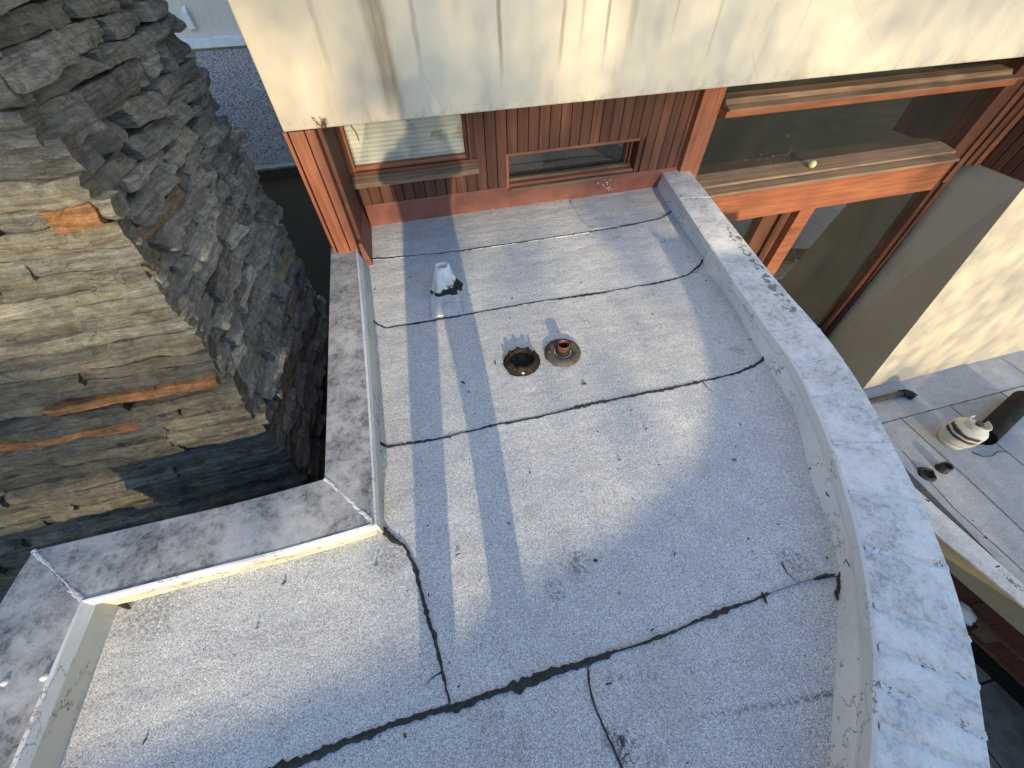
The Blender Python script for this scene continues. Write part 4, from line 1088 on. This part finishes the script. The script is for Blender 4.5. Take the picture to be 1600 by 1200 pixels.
# pipe along the foot of the sunlit wall
pa, pb = PZ(1350, 633, LZ+.05), PZ(1412, 614, LZ+.05)
pt = thing('drain_pipe', 'dark horizontal pipe with elbow lying along the foot of the stucco wall', 'pipe', tuple(pb))
y_ = pb.y
obj('pipe', tube([(pa.x-.5, y_, LZ+.05), (pb.x-.02, y_, LZ+.05)], .042, 16), M['rust_grey'], pt, smooth=True)
obj('elbow', tube([(pb.x-.05, y_, LZ+.052), (pb.x+.02, y_, LZ+.055), (pb.x+.06, y_-.04, LZ+.055), (pb.x+.07, y_-.11, LZ+.055)], .055, 16), M['black'], pt, smooth=True)

# ================================================================== BEHIND THE CAMERA: added shade wall, photographer, trees
tn = math.tan(R(SUN_EL)); WH = 1.5
sh = Vector((-math.tan(R(SUN_AZ))*WH/tn, -WH/tn))
edge = [(-6, .12), (-1.2, .145), (-.7, .175), (-.24, .20), (.06, .30), (.36, .35), (.66, .43), (.92, .55), (1.2, .78), (1.40, 1.12), (1.60, 1.66), (1.74, 2.3), (1.78, 2.55)]  # wanted shadow outline on the roof; the wall is shaped back from it
pts = catmull([Vector((x, y, 0)) for x, y in edge], 5)
cw = thing('shade_wall', 'unseen curved stucco wall added behind the photographer to shade the roof', 'added shade wall', (0, -6, -6.4))  # unseen wall added to cast the curved shade on the roof
line = [(p.x+sh.x, p.y+sh.y) for p in pts]
poly = line + [(line[-1][0]+1.2, line[-1][1]-.3), (line[-1][0]+1.6, -11), (-7, -11)]
obj('wall', prism(poly, -6.4, WH-.04), M['stucco_low'], cw)
secs = [[Vector((a.x+sh.x, a.y+sh.y, WH-.038)), Vector((a.x+sh.x, a.y+sh.y, WH)), Vector((a.x+sh.x+.02, a.y+sh.y-.3, WH)), Vector((a.x+sh.x+.02, a.y+sh.y-.3, WH-.038))] for a in pts]
obj('coping', loft(secs), M['coping'], cw)
obj('low_shade_block', bx(2.95, 7.6, -11, -5.0, -6.4, -1.85), M['stucco_low'], cw)  # unseen block added to shade the courtyard timber and lower roof

def skin_body(name, verts, edges, rads, mat, parent, sub=2, root=0):
    me = bpy.data.meshes.new(name); me.from_pydata([Vector(v) for v in verts], edges, []); me.update()
    o = bpy.data.objects.new(name, me); COL.objects.link(o)
    o.parent = parent; o.matrix_parent_inverse = Matrix.Translation(-world_loc(parent))
    o.modifiers.new('skin', 'SKIN'); o.modifiers['skin'].use_smooth_shade = True
    for i, r in enumerate(rads): me.skin_vertices[0].data[i].radius = (r, r) if not isinstance(r, tuple) else r
    me.skin_vertices[0].data[root].use_root = True
    s = o.modifiers.new('sub', 'SUBSURF'); s.levels = sub; s.render_levels = sub
    me.materials.append(mat); return o
px_, py_ = -.15, -.60
pe = thing('person', 'person in dark jacket and loose trousers holding up a phone', 'person', (px_, py_, 0))
def pv_(x, y, z): return (px_+x, py_+y, z)
V = [pv_(0, 0, .93), pv_(0, 0, 1.16), pv_(0, .02, 1.42), pv_(.03, .04, 1.56), pv_(.06, .06, 1.66), pv_(.08, .08, 1.76), pv_(.09, .08, 1.87),
     pv_(-.20, .05, 1.49), pv_(-.25, .22, 1.34), pv_(.06, .46, 1.52), pv_(.23, .06, 1.49), pv_(.30, .24, 1.34), pv_(.24, .46, 1.52),
     pv_(-.11, 0, .83), pv_(-.128, .02, .46), pv_(-.15, -.03, .10), pv_(-.15, .10, .045), pv_(.11, 0, .83), pv_(.15, .02, .46), pv_(.12, -.03, .10), pv_(.12, .10, .045)]
E_ = [(0, 1), (1, 2), (2, 3), (3, 4), (4, 5), (5, 6), (2, 7), (7, 8), (8, 9), (2, 10), (10, 11), (11, 12), (0, 13), (13, 14), (14, 15), (15, 16), (0, 17), (17, 18), (18, 19), (19, 20)]
rd = [(.22, .13), (.21, .13), (.21, .13), .10, .085, .115, .09, .085, .06, .036, .085, .06, .036, .125, .085, .062, .05, .125, .085, .062, .05]
skin_body('body', V, E_, rd, M['cloth'], pe)
hd = bmesh.new(); bmesh.ops.create_uvsphere(hd, u_segments=20, v_segments=14, radius=1)
for v_ in hd.verts:
    p = v_.co; v_.co = Vector((px_+.085+p.x*.095, py_+.065+p.y*.115, 1.83+p.z*.105))
obj('hair', hd, M['hair'], pe, smooth=True)
for side_, cx in ((-1, .075), (1, .225)):       # hands: palm, four fingers and a thumb round the phone
    b = pv_(cx, .44, 1.52); V2 = [b, (b[0], b[1]+.05, b[2]+.03)]; E2 = [(0, 1)]; r2 = [.026, .028]
    for f, (dx, L_) in enumerate(((-.03, .06), (-.01, .07), (.01, .066), (.03, .05))):
        i0 = len(V2); V2 += [(b[0]+dx, b[1]+.09, b[2]+.05), (b[0]+dx-side_*.015, b[1]+.10+L_*.4, b[2]+.06+L_*.3), (b[0]+dx-side_*.035, b[1]+.10+L_*.5, b[2]+.06+L_*.6)]
        E2 += [(1, i0), (i0, i0+1), (i0+1, i0+2)]; r2 += [.010, .009, .008]
    i0 = len(V2); V2 += [(b[0]-side_*.035, b[1]+.06, b[2]+.03), (b[0]-side_*.05, b[1]+.09, b[2]+.06)]; E2 += [(0, i0), (i0, i0+1)]; r2 += [.011, .009]
    skin_body('hand', V2, E2, r2, M['skin'], pe, 1)
tag(obj('phone', bx(-.075, .075, -.05, -.042, 1.55, 1.625), M['black'], bevel=.003), 'black phone held up in both hands of the person', 'phone')

# trees beyond the added wall: their leaves make the dappled light
random.seed(21)
DIST = 26.0
T0 = Vector((0, 2.62, 0)) - SDIR*DIST        # where the facade origin looks back to
U = Vector((SDIR.y, -SDIR.x, 0)).normalized(); Vv = U.cross(SDIR).normalized()
if Vv.z < 0: Vv = -Vv
BL = [  # x, z on the facade plane, radii, added optical depth
    (.30, 1.1, .55, .45, 1.3), (1.75, 1.15, .5, .45, .7), (-.35, 1.45, .3, .15, .9),
    (-.48, 1.05, .24, .20, -.8), (1.10, 1.15, .17, .35, -.7), (3.0, 1.0, .7, .18, -.35), (3.6, 1.35, .5, .15, .5), (2.45, .95, .2, .1, .2),
    (0, .55, .45, .2, -.6), (1.45, .45, 1.0, .28, .7), (1.28, .72, .07, .2, -.5), (4.0, -.2, 1.6, .25, -.4), (4.2, .45, 1.2, .12, .3),
    (.62, -.10, .20, .08, 1.4), (.95, -.06, .10, .06, .5), (1.12, -.13, .09, .14, -.3), (1.50, -.12, .17, .14, 1.5), (1.80, .0, .12, .1, .8), (.15, -.02, .1, .06, .6),
    (1.15, -.26, .10, .06, 1.1), (.97, -.42, .09, .08, 1.3), (.86, -.55, .10, .05, 1.5), (1.16, -.38, .09, .10, -.3), (.48, -.25, .16, .04, .8), (.2, -.62, .16, .05, .3), (-.9, -.62, .35, .03, .2),
    (-1.4, .65, .7, .35, -.6), (-1.9, .0, .9, .35, .5), (-2.4, -.25, .8, .3, .5), (-1.15, -.15, .25, .15, -.5),
    (7.2, -3.7, 2.5, .35, .8), (6.0, -3.6, .35, .12, -.9)]
def tau(x, z):
    if x < -.6 and z < -.5: t = .12
    elif x < -.7: t = .75 if z < .75 else .55
    elif z > .15: t = .85
    elif x < 2.2 and z > -.85: t = .14
    elif x > 5: t = .75
    else: t = .3
    if x > 5: t += .45*nz((x+z*.8)*.9+3, (z-x*.35)*1.6)
    else: t += .35*nz(x*1.5+3, z*1.2) + .18*nz(x*3.4, z*3.0+9)
    if -1.3 < x < -.72 and z > .8: t += 1.5
    for cx, cz, rx_, rz_, a in BL:
        q = ((x-cx)/rx_)**2+((z-cz)/rz_)**2
        if q < 6: t += a*math.exp(-q)
    return max(0, min(2.2, t))
trees = [(-2.5, 'leafy tree at the far left behind the added curved wall'), (2.2, 'leafy tree in the middle behind the added curved wall'), (7.5, 'leafy tree at the far right behind the added curved wall')]
crowns = [([], []) for _ in trees]
X0, X1, Z0, Z1 = -3.4, 10.2, -4.0, 1.9
mean = sum(tau(random.uniform(X0, X1), random.uniform(Z0, Z1)) for _ in range(4000))/4000
LEAF = 1.26*.5*(.035**2+.035*.065+.065**2)/3
NLEAF = int((X1-X0)*(Z1-Z0)*mean/LEAF)
CELL = .11
spots = []
for iz in range(int((Z1-Z0)/CELL)):
    for ix in range(int((X1-X0)/CELL)):
        xa, za = X0+ix*CELL, Z0+iz*CELL
        n_ = tau(xa+CELL/2, za+CELL/2)*CELL*CELL/LEAF
        for _ in range(int(n_)+(random.random() < n_-int(n_))): spots.append((xa+random.random()*CELL, za+random.random()*CELL))
cnt = 0
for x, z in spots:
    d = DIST+random.uniform(-2.0, 3.0)
    px2, py2, pz2 = x-SDIR.x*d, 2.62-SDIR.y*d, z-SDIR.z*d
    a1, a2 = random.uniform(0, 6.2832), random.uniform(-1, 1); r_ = math.sqrt(1-a2*a2)
    ax_, ay_, az_ = r_*math.cos(a1), r_*math.sin(a1), a2
    a1, a2 = random.uniform(0, 6.2832), random.uniform(-1, 1); r_ = math.sqrt(1-a2*a2)
    cx, cy, cz = r_*math.cos(a1), r_*math.sin(a1), a2
    bx_, by_, bz_ = ay_*cz-az_*cy, az_*cx-ax_*cz, ax_*cy-ay_*cx
    l_ = math.sqrt(bx_*bx_+by_*by_+bz_*bz_) or 1
    sz = random.uniform(.035, .065); q = sz*.6/l_
    ti = min(range(3), key=lambda i: abs(trees[i][0]-x)); V, F = crowns[ti]; n0 = len(V)
    for i_, j_ in ((-sz, 0), (0, -q), (1.1*sz, 0), (0, q)): V.append((px2+ax_*i_+bx_*j_, py2+ay_*i_+by_*j_, pz2+az_*i_+bz_*j_))
    F.append((n0, n0+1, n0+2, n0+3)); cnt += 1
print('leaves', NLEAF, mean)
for (tx, lab), bm in zip(trees, crowns):
    base = Vector((tx, 2.62, 0)) - SDIR*(DIST+1.2)
    t = thing('tree', lab, 'tree', (base.x, base.y, -6.4), 'trees behind the curved wing')
    me = bpy.data.meshes.new('crown'); me.from_pydata(bm[0], [], bm[1]); me.materials.append(M['leaf'])
    co = bpy.data.objects.new('crown', me); COL.objects.link(co); co.parent = t; co.matrix_parent_inverse = Matrix.Translation(-world_loc(t))
    tb = bmesh.new(); tube([(base.x+.1*nz(z_), base.y+.1*nz(z_+5), z_) for z_ in (-6.4, -4, -1.5, .6, 2.6, 4.5)], [.26, .2, .16, .11, .07, .03], 10, tb)
    for i in range(16):
        z0 = random.uniform(-1.5, 3.8); a = random.uniform(0, 6.28); L_ = random.uniform(1.0, 2.4)
        tube([(base.x, base.y, z0), (base.x+math.cos(a)*L_*.5, base.y+math.sin(a)*.6*L_*.5, z0+.5), (base.x+math.cos(a)*L_, base.y+math.sin(a)*.6*L_, z0+1.0)], [.05, .03, .012], 6, tb)
    obj('trunk', tb, M['bark'], t, smooth=True)
